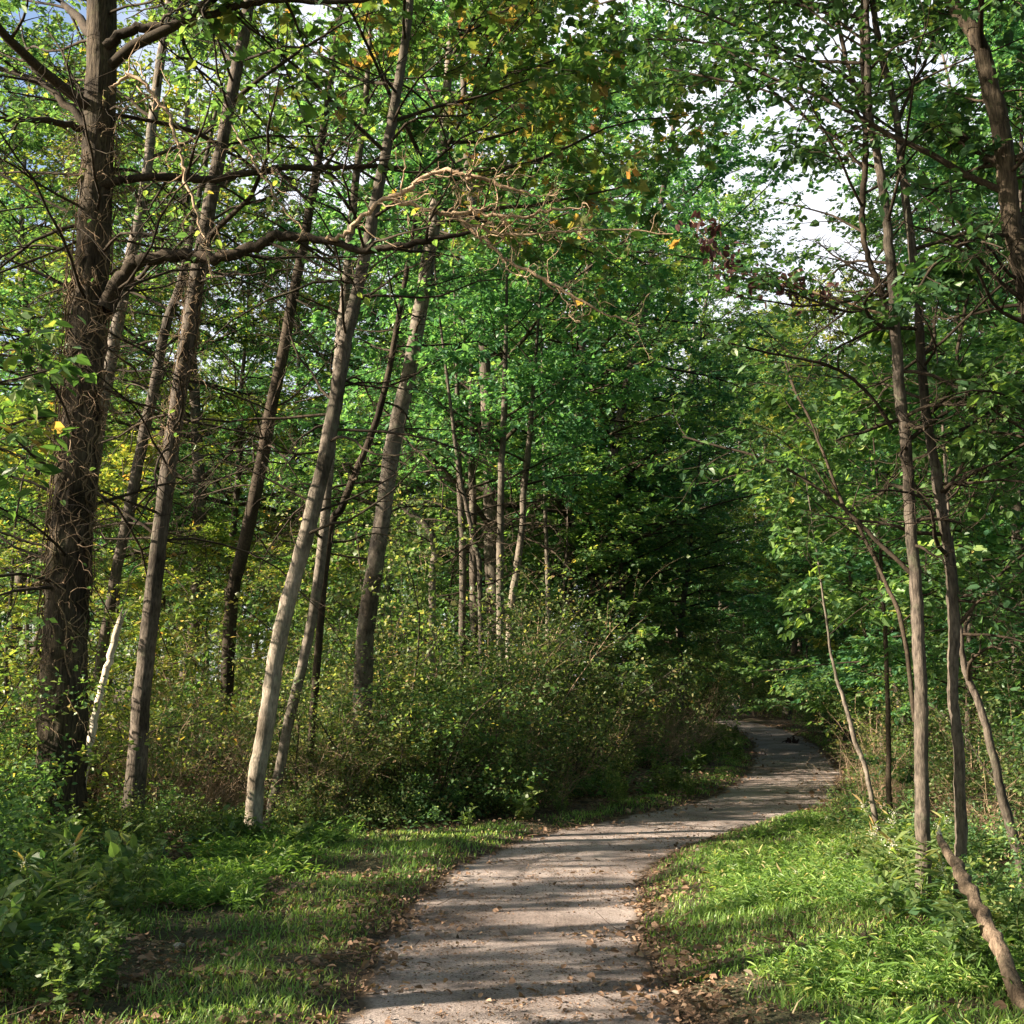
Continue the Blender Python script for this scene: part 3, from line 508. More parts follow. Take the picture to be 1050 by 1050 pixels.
r1b = [(984, 935, 15), (984, 890, 14), (984, 850, 13), (982, 800, 12), (979, 740, 12), (976, 690, 12), (976, 640, 13), (972, 590, 13), (966, 545, 12), (957, 500, 12), (950, 450, 11), (943, 400, 11), (938, 340, 10), (932, 280, 10), (927, 220, 9), (920, 160, 9), (914, 110, 8), (903, 60, 8), (893, 0, 7)]
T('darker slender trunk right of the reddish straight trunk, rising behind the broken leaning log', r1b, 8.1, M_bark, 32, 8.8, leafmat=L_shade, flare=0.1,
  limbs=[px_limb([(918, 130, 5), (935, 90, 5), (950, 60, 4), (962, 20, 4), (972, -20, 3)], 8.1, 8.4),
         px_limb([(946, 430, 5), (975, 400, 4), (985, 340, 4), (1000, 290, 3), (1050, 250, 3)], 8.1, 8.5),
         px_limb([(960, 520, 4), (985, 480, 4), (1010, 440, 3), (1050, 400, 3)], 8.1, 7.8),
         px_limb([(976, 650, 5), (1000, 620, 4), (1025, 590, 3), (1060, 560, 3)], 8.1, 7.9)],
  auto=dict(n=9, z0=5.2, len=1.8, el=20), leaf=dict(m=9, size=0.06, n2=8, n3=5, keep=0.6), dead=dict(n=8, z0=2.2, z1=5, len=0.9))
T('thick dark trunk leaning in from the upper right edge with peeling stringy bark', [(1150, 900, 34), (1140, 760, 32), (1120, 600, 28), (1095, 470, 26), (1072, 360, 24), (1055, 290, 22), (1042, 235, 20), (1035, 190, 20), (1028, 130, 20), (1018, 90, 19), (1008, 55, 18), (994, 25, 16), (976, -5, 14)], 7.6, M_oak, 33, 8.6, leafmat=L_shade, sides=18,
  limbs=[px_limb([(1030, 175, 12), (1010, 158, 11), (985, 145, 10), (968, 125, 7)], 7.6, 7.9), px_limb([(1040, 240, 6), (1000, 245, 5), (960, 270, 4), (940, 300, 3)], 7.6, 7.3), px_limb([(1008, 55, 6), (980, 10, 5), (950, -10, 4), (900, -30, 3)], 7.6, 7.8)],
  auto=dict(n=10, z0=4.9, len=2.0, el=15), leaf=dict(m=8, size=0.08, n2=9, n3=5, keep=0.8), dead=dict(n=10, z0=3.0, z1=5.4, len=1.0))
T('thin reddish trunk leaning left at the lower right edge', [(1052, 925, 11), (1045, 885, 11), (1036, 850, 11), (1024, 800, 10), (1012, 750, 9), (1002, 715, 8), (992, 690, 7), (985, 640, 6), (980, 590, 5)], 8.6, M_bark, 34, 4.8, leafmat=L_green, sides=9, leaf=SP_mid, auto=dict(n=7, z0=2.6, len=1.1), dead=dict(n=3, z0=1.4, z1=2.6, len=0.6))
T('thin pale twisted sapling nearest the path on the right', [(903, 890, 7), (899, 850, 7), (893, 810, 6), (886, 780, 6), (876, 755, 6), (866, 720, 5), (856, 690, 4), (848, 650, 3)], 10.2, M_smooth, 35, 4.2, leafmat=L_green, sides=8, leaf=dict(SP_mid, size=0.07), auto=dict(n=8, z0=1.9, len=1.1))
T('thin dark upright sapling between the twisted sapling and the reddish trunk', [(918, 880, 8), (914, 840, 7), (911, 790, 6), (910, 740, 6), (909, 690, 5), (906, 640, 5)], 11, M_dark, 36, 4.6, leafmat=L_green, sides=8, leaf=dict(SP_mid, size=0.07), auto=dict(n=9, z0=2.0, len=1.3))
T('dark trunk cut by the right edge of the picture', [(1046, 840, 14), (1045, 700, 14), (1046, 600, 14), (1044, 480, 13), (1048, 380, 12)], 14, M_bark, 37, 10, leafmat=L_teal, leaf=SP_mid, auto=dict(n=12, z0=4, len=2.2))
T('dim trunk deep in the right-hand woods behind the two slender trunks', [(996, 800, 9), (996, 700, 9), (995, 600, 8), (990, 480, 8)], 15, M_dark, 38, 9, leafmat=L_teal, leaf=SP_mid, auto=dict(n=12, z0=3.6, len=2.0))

# a branch of withered maroon leaves hanging from the reddish trunk's tree
rg = np.random.default_rng(90)
q = px_limb([(905, 322, 4), (860, 308, 3), (815, 294, 3), (780, 288, 2.5), (740, 262, 2), (708, 225, 1.5)], 8.0, 8.2); ac = Acc(); ac.tube(q[None, :, :3], q[None, :, 3], 5)
N = 230; i = rg.choice([8, 11, 14, 17, 20, 23, 26, 29], N).clip(0, len(q) - 1); pp = q[i, :3] + rg.normal(0, 1, (N, 3)) * [.07, .07, .06]; hang = T_RED
ob_ = obj('branch', ac.mesh('branch', M_tan), hang); obj('withered_leaves', leaf_mesh('withered_leaves', [leaves(pp, nz(rg.normal(0, 1, (N, 3)) + [0, 0, -.6]), nz(rg.normal(0, 1, (N, 3))), .05 + .03 * rg.random(N), LEAF6, rg.random(N))], L_red), hang)
# sapling off the left edge whose leafy boughs reach into the picture
T('broad-leaved sapling reaching in from the left edge in front of the massive trunk', [(-260, 1150, 12), (-250, 900, 11), (-240, 600, 9), (-235, 420, 7), (-230, 300, 5)], 4.9, M_bark, 61, 4.2, leafmat=L_maple, sides=8, flare=.1,
  limbs=[px_limb([(-240, 470, 6), (-150, 430, 5), (-70, 400, 4), (0, 392, 3), (48, 380, 2)], 4.9, 5.2), px_limb([(-240, 540, 6), (-150, 500, 5), (-70, 470, 4), (-10, 458, 3), (25, 470, 2)], 4.9, 5.0), px_limb([(-235, 400, 5), (-120, 350, 4), (-40, 335, 3), (20, 345, 2)], 4.9, 5.4)],
  leaf=dict(m=5, size=0.075, n2=7, n3=4, keep=0.75, max2=.4, max3=.2, t2=.35, spread=.5))
# dead snag and broken leaning log
def dead_stick(name, label, pts, Y0, Y1, mat, sides=9, splinter=True, cat='snag', extra=None):
    rng = np.random.default_rng(len(label)); L4 = px_limb(pts, Y0, Y1, 6); g = tz(L4[0, 0], L4[0, 1]); 
    root = thing(name, label, cat); acc = Acc()
    R = L4[None, :, 3]; V, Q = tubes(L4[None, :, :3], R, sides); V = V.reshape(len(L4), sides, 3); c = L4[:, None, :3]
    V = c + (V - c) * (1 + 0.09 * rng.normal(0, 1, (1, sides, 1)) + 0.035 * rng.normal(0, 1, (len(L4), sides, 1))); acc.add(V.reshape(-1, 3), Q)
    obj('trunk', acc.mesh('trunk', mat), root)
    if splinter:
        e = L4[-1]; n = 9; a = np.arange(n) * 6.28 / n; S = e[:3] + np.stack([np.cos(a), np.sin(a), a * 0], -1) * e[3] * 0.6 - nz(L4[-1, :3] - L4[-2, :3]) * 0.02
        D = nz(np.tile(L4[-1, :3] - L4[-3, :3], (n, 1)) + rng.normal(0, 0.01, (n, 3))); ac = Acc(); ac.tube(polylines(S, D, 0.05 + 0.09 * rng.random(n), 3, 0.1, 0, rng), taper(np.full(n, e[3] * 0.42), 3, 0.1), 5)
        obj('splinter', ac.mesh('splinter', M_dead if mat is M_brk else mat), root)
    return root, L4
dead_stick('dead_snag', 'bleached white broken pole leaning between the massive left trunk and the next tree', [(80, 850, 9), (86, 792, 9), (96, 745, 8.5), (105, 705, 8), (115, 665, 8), (124, 634, 7)], 11.0, 11.0, M_dead)
rt, LB = dead_stick('leaning_log', 'broken brown log leaning up to the left in the lower right corner', [(1078, 1085, 19), (1052, 1035, 19), (1033, 992, 17), (1013, 950, 17), (1000, 925, 15), (986, 897, 14), (973, 876, 10), (963, 858, 7)], 5.2, 6.6, M_brk, sides=16)

# ------------------------------------------------------------ tree prototypes
def proto_tree(name, H, r, seed, leafmat, crown0=0.25, n1=34, maxlen=3.4, n2=9, n3=6, m=16, size=0.082, cat='tree', shape=LEAF4, bmat=M_bark, spread=0.4, flatlift=-0.01, lean=0.05, el0=12):
    rng = np.random.default_rng(seed); root = thing(name, 'x', cat)
    k = 14; L = polylines(np.array([[0, 0, -0.25]]), np.array([[rng.normal(0, lean), rng.normal(0, lean), 1.0]]), np.array([H + 0.25]), k, 0.05, 0.08, rng)
    R = taper(np.array([r]), k, 0.12, 0.9); base = np.column_stack([L[0], R[0]]); base = np.vstack([base])
    acc = Acc(); rough_trunk(acc, base, 10, rng, 0.3, 0.04); obj('trunk', acc.mesh('trunk', bmat), root)
    f = (np.arange(n1) + rng.random(n1)) / n1; zz = H * (crown0 + (0.98 - crown0) * f); az = np.arange(n1) * 2.4 + rng.normal(0, 0.4, n1); el = np.radians(el0 + 45 * f ** 1.5 + rng.normal(0, 9, n1))
    S = np.stack([np.interp(zz, base[:, 2], base[:, j]) for j in range(3)], -1)
    prof = np.sqrt(np.clip(1 - ((f - 0.3) / 0.75) ** 2, 0.05, 1)); ln = maxlen * prof * (0.65 + 0.6 * rng.random(n1))
    D = np.stack([np.cos(az) * np.cos(el), np.sin(az) * np.cos(el), np.sin(el)], -1)
    P1 = polylines(S, D, ln, 7, 0.09, flatlift, rng); R1 = taper(np.interp(zz, base[:, 2], base[:, 3]) * 0.38 + 0.004, 7, 0.2)
    ac = Acc(); ac.tube(P1, R1, 5)
    S, D, Lc, rc = children(P1, R1, ln, n2, 0.18, 1.0, 0.42, 0.95, rng, 0.3); P2 = polylines(S, D, Lc, 5, 0.13, 0, rng); R2 = taper(np.minimum(rc, 0.02), 5, 0.3); ac.tube(P2, R2, 4)
    S, D, Lc, rc = children(P2, R2, Lc, n3, 0.15, 1.0, 0.5, 0.85, rng, 0.3); Lc = np.clip(Lc, 0.2, 0.8); P3 = polylines(S, D, Lc, 3, 0.2, -0.02, rng); ac.tube(P3, taper(np.minimum(rc, 0.006), 3, 0.5), 3)
    obj('branches', ac.mesh('branches', M_dark), root)
    parts = [twig_leaves(P3, m, size, rng, spread=spread, shape=shape, jit=0.018), twig_leaves(P2, max(m // 3, 2), size, rng, spread=spread, shape=shape, t0=0.4, jit=0.02)]
    obj('crown', leaf_mesh('crown', parts, leafmat), root)
    return root
TALL = [proto_tree('forest_tree', 15, 0.17, 101, L_green, 0.28, n1=38, maxlen=3.6), proto_tree('forest_tree', 15, 0.15, 102, L_teal, 0.22, n1=40, maxlen=3.4), proto_tree('forest_tree', 15, 0.18, 103, L_yel, 0.3, n1=36, maxlen=3.6)]
HIGH = proto_tree('forest_tree', 15, 0.16, 104, L_green, 0.62, n1=30, maxlen=4.4, el0=0)
UND = [proto_tree('understory_tree', 6, 0.055, 111, L_teal, 0.18, n1=24, maxlen=2.2, n2=8, n3=5, m=12, size=0.085, spread=0.3, shape=LEAF6, el0=8),
       proto_tree('understory_tree', 6, 0.05, 112, L_green, 0.15, n1=24, maxlen=2.1, n2=8, n3=5, m=12, size=0.08, spread=0.3, shape=LEAF6, el0=8),
       proto_tree('understory_tree', 6, 0.05, 113, L_yel, 0.2, n1=20, maxlen=1.9, n2=8, n3=5, m=10, size=0.08, spread=0.35, shape=LEAF6, el0=8)]
def proto_shrub(name, H, spreadr, seed, leafmat, stems=14, n2=8, n3=5, m=9, size=0.05, bmat=M_dark, twig=0.0, rmax=0.016, shape=LEAF4):
    rng = np.random.default_rng(seed); root = thing(name, 'x', 'bush')
    az = rng.random(stems) * 6.28; el = np.radians(48 + 38 * rng.random(stems)); S = np.stack([np.cos(az), np.sin(az), np.full(stems, -0.3)], -1) * np.array([0.25, 0.25, 0.15]) * spreadr
    D = np.stack([np.cos(az) * np.cos(el), np.sin(az) * np.cos(el), np.sin(el)], -1); ln = H * (0.5 + 0.85 * rng.random(stems))
    P1 = polylines(S, D, ln, 8, 0.14, -0.035, rng); R1 = taper(rmax * (0.6 + 0.6 * rng.random(stems)), 8, 0.2); ac = Acc(); ac.tube(P1, R1, 5)
    S, D, Lc, rc = children(P1, R1, ln, n2, 0.1, 1.0, 0.45, 0.9, rng, 0.6); P2 = polylines(S, D, Lc, 5, 0.2, 0.0, rng); R2 = taper(np.minimum(rc, 0.01), 5, 0.3); ac.tube(P2, R2, 4)
    S, D, Lc, rc = children(P2, R2, Lc, n3, 0.1, 1.0, 0.5, 0.85, rng, 0.6); P3 = polylines(S, D, np.clip(Lc, 0.1, 0.5), 3, 0.25, 0, rng); ac.tube(P3, taper(np.minimum(rc, 0.004), 3, 0.5), 3)
    obj('stems', ac.mesh('stems', bmat), root)
    obj('foliage', leaf_mesh('foliage', [twig_leaves(P3, m, size, rng, spread=0.6, jit=0.05, shape=shape), twig_leaves(P2, m // 2, size, rng, spread=0.6, jit=0.05, shape=shape)], leafmat), root)
    return root
SHR = [proto_shrub('thicket_bush', 2.2, 1.0, 121, L_shrub, 16, 9, 6, 11, 0.052, bmat=M_bark), proto_shrub('thicket_bush', 2.2, 1.2, 122, L_green, 15, 9, 6, 9, 0.057), proto_shrub('thicket_bush', 2.1, 1.3, 123, L_shrub, 15, 9, 5, 8, 0.05, bmat=M_tan),
       proto_shrub('thicket_bush', 2.0, 1.0, 124, L_yel, 14, 8, 5, 7, 0.055, shape=LEAF6)]
LOW = [proto_shrub('low_shrub', 0.8, 0.9, 131, L_green, 12, 6, 4, 7, 0.05, rmax=0.006, shape=LEAF6), proto_shrub('low_shrub', 0.75, 0.9, 132, L_shrub, 12, 6, 4, 6, 0.045, rmax=0.006)]
def proto_bare(seed):
    rng = np.random.default_rng(seed); root = thing('bare_bush', 'x', 'bush'); n = 40; az = rng.random(n) * 6.28
    S = np.stack([np.cos(az) * 0.3, np.sin(az) * 0.3, np.full(n, -0.05)], -1); D = np.stack([np.cos(az) * 0.35, np.sin(az) * 0.35, np.ones(n)], -1); ln = 0.7 + 1.1 * rng.random(n)
    q = polylines(S, D, ln, 9, 0.16, -0.05, rng); R = taper(np.full(n, 0.007), 9, 0.3); ac = Acc(); ac.tube(q, R, 4)
    S, D, Lc, rc = children(q, R, ln, 9, 0.2, 1, 0.35, 0.9, rng, 0.8); ac.tube(polylines(S, D, Lc, 6, 0.3, -0.03, rng), taper(np.minimum(rc, 0.003), 6, 0.5), 3)
    obj('stems', ac.mesh('stems', M_tan), root); return root
BARE = [proto_bare(141), proto_bare(142)]
def proto_weed(name, seed, H, mat, kind):
    rng = np.random.default_rng(seed); root = thing(name, 'x', 'weed'); ns = rng.integers(3, 6)
    az = rng.random(ns) * 6.28; S = np.stack([np.cos(az) * 0.05, np.sin(az) * 0.05, np.full(ns, -0.03)], -1); D = np.stack([np.cos(az) * 0.25, np.sin(az) * 0.25, np.ones(ns)], -1); ln = H * (0.7 + 0.5 * rng.random(ns))
    q = polylines(S, D, ln, 8, 0.10, 0.0, rng); R = taper(np.full(ns, 0.0045), 8, 0.4); ac = Acc(); ac.tube(q, R, 4)
    st = leaf_mat  # noqa
    sh, sz, m = dict(broad=(LEAF6, 0.085, 16), narrow=(LANCE, 0.13, 34), small=(LEAF6, 0.045, 30))[kind]
    parts = [twig_leaves(q, m, sz, rng, spread=0.35, shape=sh, t0=0.08, droop=0.3, jit=0.004)]
    if kind == 'small':
        S, D, Lc, rc = children(q, R, ln, 7, 0.2, 0.95, 0.4, 0.9, rng, 0.5); q2 = polylines(S, D, Lc, 4, 0.1, 0.05, rng); ac.tube(q2, taper(rc, 4, 0.5), 3); parts.append(twig_leaves(q2, 8, sz, rng, spread=0.35, shape=sh, jit=0.004))
    obj('stems', ac.mesh('stems', M_weedstem), root); obj('foliage', leaf_mesh('foliage', parts, mat), root)
    if kind == 'narrow':
        N = 60; i = rng.integers(0, 1, N); p = q[i, -1] + rng.normal(0, 0.02, (N, 3)) - np.array([0, 0, 0.08]) * rng.random((N, 1))
        obj('flower_head', leaf_mesh('flower_head', [leaves(p, nz(rng.normal(0, 1, (N, 3))), nz(rng.normal(0, 1, (N, 3))), np.full(N, 0.014), LEAF4, rng.random(N))], L_white), root)
    return root
M_weedstem = bark_mat('green_stem', (0.07, 0.10, 0.03), (0.20, 0.22, 0.09), 2, 0.1)
WEED = [proto_weed('weed', 151, 0.42, L_weed, 'broad'), proto_weed('weed', 152, 0.55, L_weed, 'narrow'), proto_weed('weed', 153, 0.45, L_weed, 'small'), proto_weed('weed', 154, 0.5, L_green, 'broad')]
SIGHT = {p: .28 for p in WEED}; SIGHT.update({p: .5 for p in LOW}); SIGHT.update({p: .9 for p in SHR})
PROTOS = [HIGH] + TALL + UND + SHR + LOW + BARE + WEED

def place(proto, x, y, sc, label, group, rz=None, tilt=0.06, zs=1.0):
    if proto in SIGHT and 7 < y < 33 and path_dist(x, y)[0] > 0 and 525 + (x - SIGHT[proto] * sc) / y * F < 862 and y / 1.0 > 0:
        if 525 + (x + .3) / y * F < 862 or y > 16: return None
        sc *= .5
    if proto in SIGHT and abs(path_dist(x, y)[0]) < PW + .15: return None
    return dup(proto, (x, y, tz(x, y)), random.random() * 6.28 if rz is None else rz, (sc, sc * random.uniform(.9, 1.1), sc * zs * (random.uniform(.85, 1.2) if proto in SIGHT else random.uniform(.93, 1.0))), label, group, (random.gauss(0, tilt), random.gauss(0, tilt)))
def wx(px, Y): return (px - 525) / F * Y

# back rows (px, depth, height factor, proto index)
rows = []
def addrow(Y, pxs, hs, kinds):
    for px, h, k in zip(pxs, hs, kinds): rows.append((px, Y, h, k))
rr = random.Random(3)
for Y, step in ((20, 230), (25, 170), (31, 135), (38, 105), (47, 85), (57, 70), (69, 55)):
    px = -420 + rr.random() * step
    while px < 1500:
        p_, Y_ = px + rr.uniform(-.25, .25) * step, Y + rr.uniform(-2.4, 2.4)
        x = wx(p_, Y_); d = abs(float(path_dist(x, Y_)[0]))
        lim = 1.25
        if 735 < p_ < 890: lim = (1.6 + Y_ * (385 / F)) / 16.2 if Y_ > 34 else 0
        elif 640 < p_ < 735 and Y_ < 22: lim = 0.8
        h = min(lim, 1.0 + rr.random() * 0.35) if not (735 < p_ < 890) else lim * rr.uniform(.85, 1)
        if p_ + 0.8 * 3.4 * h / Y_ * F > 755 and p_ - 0.8 * 3.4 * h / Y_ * F < 850: h = min(h, (1.6 + Y_ * (385 / F)) / 16.2) * (Y_ > 26)
        if p_ < 430 and Y_ < 24: h = 0
        if p_ < 330 and 24 < Y_ < 41 and rr.random() < .5: h *= .5
        if p_ < -40: h *= 0.55 if Y_ < 44 else .8
        if p_ < -150 and Y_ < 34 and rr.random() < .5: h = 0
        if Y == 20 and 180 < p_ < 420: h = 0
        if d > 2.2 and h > 0.4: rows.append((p_, Y_, h, (0 if rr.random() < .45 else (2 if (p_ < 420 or (p_ > 700 and Y_ > 40)) and rr.random() < .7 else 1))))
        px += step
rows += [(672, 38, 1.3, 0), (700, 44, 1.3, 0), (760, 60, 1.5, 0), (800, 64, 1.55, 2), (850, 62, 1.5, 0), (730, 66, 1.6, 1), (890, 58, 1.5, 2), (820, 72, 1.7, 0), (775, 74, 1.7, 2), (-20, 23, 1.0, 0), (60, 27, 1.2, 2), (150, 29, 1.1, 0), (240, 30, 1.0, 1), (575, 24, 1.0, 0), (630, 33, 1.15, 1), (612, 26.5, 1.27, 1), (560, 30, 1.2, 0), (1040, 21, 1.0, 1), (985, 28, 1.05, 0)]
for px, Y, h, k in rows:
    zone = 'behind the left-hand trunks' if px < 420 else ('behind the centre thicket left of the path' if px < 690 else ('beyond the far bend of the path' if px < 900 else 'in the right-hand woods'))
    far = 'far' if Y > 34 else 'nearer'
    kind = ['full green', 'blue-green', 'yellowing'][k]
    place(TALL[k], wx(px, Y), Y, h, f'{kind} {far} forest tree {zone}', f'{kind} {far} forest trees {zone}', zs=1.0)
# trees off the left and right edges of the frame, which the light comes through
for i, (x, y, h, k) in enumerate([(-12.5, -1.5, .55, 0), (-17, 12, .5, 2), (-19, 5, .6, 0), (-16, 16, .45, 2), (-24, 1, .8, 1), (-26, 12, .8, 0), (10, 5, .8, 0), (9.5, 12, .8, 1), (14, 9, 1, 1), (13, 2, 1, 0), (12, 16, .9, 1), (16, 20, 1, 0)]):
    place(TALL[k], x, y, h, 'forest tree just outside the ' + ('left' if x < 0 else 'right') + ' edge of the picture', 'forest trees beside the ' + ('left' if x < 0 else 'right') + ' edge')
for i, (x, y) in enumerate([(-4.6, 1.2), (-5.2, 5.0), (4.2, 1.6), (5.6, 6.2), (-1.6, -4.5), (4.5, -4.0), (-8.0, -3.5), (1.5, -9), (9.5, -2), (-6.0, -10), (8, -11), (7.5, 3), (-3, -17), (14, -6), (-14, -14), (4, -22)]):  # unseen high crowns added overhead and behind to hold back sky fill
    place(HIGH, x, y, .92 + .15 * rr.random(), 'tall high-crowned tree ' + ('added over the path, out of view, to block sky light' if y > 0 else 'added behind the viewer to block sky light'), 'added sky-blocking trees ' + ('arching over the path' if y > 0 else 'behind the viewer'))
for i, (x, y, h, k) in enumerate([(-18, -9, .9, 0), (-10, -12, .9, 1), (12, -9, 1, 1), (0, -18, 1, 0), (-22, -16, 1, 1), (18, -3, 1, 0), (20, 8, 1, 1), (9, -18, 1, 0), (-8, -24, 1, 1)]):  # unseen trees added behind the camera to cut sky light
    place(TALL[k], x, y, h, 'forest tree added behind the viewer to block sky light', 'added sky-blocking forest trees behind the viewer')
for x, y, a, h, k in [(-7.0, 2.5, .34, 1.15, 1), (-6.6, 4.0, .24, .72, 0), (-7.2, 4.95, .20, .75, 1), (-7.0, 6.0, .2, .74, 0), (-9.0, .6, .5, 1.2, 1), (-7.6, 7.3, .22, .74, 0), (-9.5, 8.3, .24, 1.45, 1), (-8.3, 3.2, .2, .95, 0), (-9.2, 4.9, .22, 1.0, 1), (-8.6, 6.6, .18, .85, 0), (-10.5, 8.9, .26, 1.5, 0), (-12, 11.6, .3, 1.6, 1), (-11, 6.9, .22, 1.1, 0)]:  # unseen trees squeezed into columns, added to throw shade streaks on the path
    for q in (0, 2.1):
        dup(UND[k], (x, y, tz(x, y)), x * 7 + q, (a, a, h * (1 - .06 * q)), 'unseen narrowed tree added outside the left edge to cast shadow streaks', 'added shadow-casting trees beside the left edge')
# understory
und = [(460, 22.5, 1.0, 1), (585, 21.5, 1.0, 1), (610, 27, 1.3, 1), (530, 26, 1.3, 0), (400, 20.5, 1.0, 1), (300, 21, .8, 2), (200, 19, .75, 2), (110, 18.5, 1.0, 2), (20, 15.5, .95, 2), (-60, 13, .9, 2), (40, 21, 1.2, 1), (350, 25, .8, 2), (250, 26, .9, 2), (-150, 17, 1.1, 1),
       (640, 31, 1.3, 0), (690, 38, 1.3, 1), (600, 33, 1.4, 1),
       (930, 15.5, .95, 1), (985, 13, .9, 0), (1080, 11.5, .85, 1), (900, 19.5, 1.05, 0), (1010, 18, 1.15, 0), (1100, 16, 1.2, 1), (880, 25, 1.2, 2), (950, 24, 1.35, 0), (1060, 23, 1.4, 1), (870, 32, 1.2, 1), (930, 32, 1.4, 0), (860, 40, 1.2, 0), (1000, 30, 1.5, 1), (830, 47, 1.3, 1), (770, 54, 1.4, 0), (720, 50, 1.4, 1), (800, 60, 1.5, 0), (740, 62, 1.5, 1), (1180, 13, 1.0, 0)]
for px, Y, s_, k in und:
    side = 'left' if px < 420 else ('centre' if px < 760 and Y < 45 else ('far bend' if Y > 40 else 'right'))
    kind = ['blue-green', 'green', 'yellow-green'][k]
    zone = {'left': 'behind the leaning left trunks', 'centre': 'above the thicket left of the path', 'far bend': 'where the path bends out of sight', 'right': 'overhanging the right side of the path'}[side]
    place(UND[k], wx(px, Y), Y, s_, f'{kind} understory tree with layered sprays {zone}', f'{kind} understory trees {zone}', zs=0.95)
# thicket on the left of the path
thk = [(300, 13.2, .62, 0), (350, 13.0, .68, 2), (400, 13.6, .8, 0), (445, 13.7, .78, 1), (490, 14.2, .85, 0), (535, 15.2, .9, 2), (570, 16.6, .7, 0), (330, 14.8, .95, 1), (420, 15.5, 1.05, 0), (500, 16.5, 1.05, 2), (550, 18.5, .85, 0), (598, 19.5, .7, 2),
       (620, 21, .7, 0), (585, 22, 1.0, 0), (640, 24, .75, 2), (630, 26.5, 1.0, 1), (665, 29, .8, 0), (685, 34, .9, 2), (705, 39, 1.1, 0), (715, 45, 1.1, 1), (460, 19, 1.25, 0), (390, 18, 1.2, 1), (520, 21, 1.25, 3),
       (190, 13.6, .62, 1), (225, 14.6, .75, 0), (160, 15.2, .8, 1), (110, 13.8, .7, 3), (20, 12.4, .85, 3), (-30, 11, .8, 3), (-60, 9.6, .75, 1), (60, 15.5, .95, 3), (260, 17, 1.0, 2), (300, 18.5, 1.0, 3), (130, 18, 1.0, 3), (200, 20, 1.1, 2), (0, 17, 1.1, 3), (350, 21.5, 1.1, 0), (-110, 12.5, .9, 1)]
rt_ = random.Random(23)
for i, (px, Y, s_, k) in enumerate(thk):
    s_ *= rt_.choice([.7, .9, 1.05, 1.2]); px += rt_.uniform(-12, 8)
    kind = ['olive-brown speckled', 'dark green', 'thin olive-brown', 'yellow-leaved'][k]
    zone = 'left of the big leaning trunks' if px < 250 else ('between the trunks and the path' if px < 560 else 'along the far left side of the path')
    place(SHR[k], wx(px, Y), Y, s_, f'{kind} thicket bush {zone}', f'{kind} thicket bushes {zone}')
rth = [(850, 19, .55, 0), (880, 16.5, .6, 1), (915, 14.5, .6, 2), (960, 13, .6, 1), (1010, 11.5, .6, 2), (1060, 10.5, .65, 0), (870, 22, .8, 1), (905, 20, .9, 0), (960, 18, .95, 1), (1020, 16, .95, 2), (860, 27, .9, 0), (920, 27, 1.1, 1), (1000, 22, 1.2, 0), (850, 34, 1.0, 1), (900, 36, 1.2, 0), (840, 42, 1.0, 1), (780, 52, 1.3, 0), (740, 50, 1.2, 1), (815, 50, 1.2, 2), (700, 56, 1.3, 0), (1080, 14, 1, 1), (1130, 11, .9, 1)]
for px, Y, s_, k in rth:
    kind = ['olive', 'dark green', 'thin brownish'][k]
    zone = 'closing off the far end of the path' if Y > 40 else 'in the shade of the right-hand woods'
    place(SHR[k], wx(px, Y), Y, s_, f'{kind} bush {zone}', f'{kind} bushes {zone}')
for px, Y, s_ in [(262, 15, .95), (225, 13.5, .7), (200, 17, 1.3), (290, 16, 1.0), (590, 18.5, .8), (560, 15.5, .6), (712, 36, 1.3), (180, 14.4, .8), (995, 12, .5)]:
    place(BARE[0], wx(px, Y), Y, s_, 'leafless tan brush ' + ('behind the white-based leaning tree' if px < 400 else ('at the right-hand woodland edge' if px > 800 else 'among the thicket beside the path')), 'leafless tan brush')
# low shrubs
rb = random.Random(17)
for i in range(46):
    px = rb.uniform(120, 700); Y = float(np.interp(px, [-60, 150, 250, 450, 560, 700], [10, 12.6, 12.6, 13.4, 15.0, 24])) + rb.uniform(-.1, 3.2)
    if px < 140 and Y < 12: continue
    place(BARE[i % 2], wx(px, Y), Y, rb.uniform(.45, 1.05), 'leafless tan brush ' + ('behind the left-hand trunks' if px < 400 else 'among the thicket beside the path'), 'leafless tan brush', tilt=.22)
for i in range(14):
    px = rb.uniform(880, 1080); Y = rb.uniform(10.5, 17)
    place(BARE[i % 2], wx(px, Y), Y, rb.uniform(.35, .7), 'leafless tan brush in the shade of the right-hand woods', 'leafless tan brush on the right', tilt=.25)
lw = [(-20, 8.2, .7, 0), (20, 8.6, .8, 0), (45, 9.4, .75, 0), (95, 9.9, .7, 1), (-40, 7.2, .7, 0), (120, 10.8, .6, 1), (170, 11.6, .6, 0), (205, 12.0, .6, 1), (290, 12.2, .55, 1), (340, 12.3, .6, 1), (395, 12.6, .65, 1), (450, 12.9, .6, 0), (500, 13.6, .6, 1), (545, 14.4, .65, 1), (585, 16, .7, 0), (615, 18, .8, 1), (650, 21, .8, 0), (680, 26, .9, 1), (700, 31, .9, 0),
      (880, 12.2, .65, 1), (855, 14, .6, 0), (845, 16.4, .7, 1), (905, 11, .6, 0), (955, 10.2, .55, 1), (1000, 9.6, .55, 0), (1040, 8.7, .55, 1), (860, 18, .7, 0), (850, 22, .8, 1), (1035, 6.6, .5, 0), (1065, 7.3, .6, 0), (930, 9.7, .5, 0), (890, 10.2, .42, 1)]
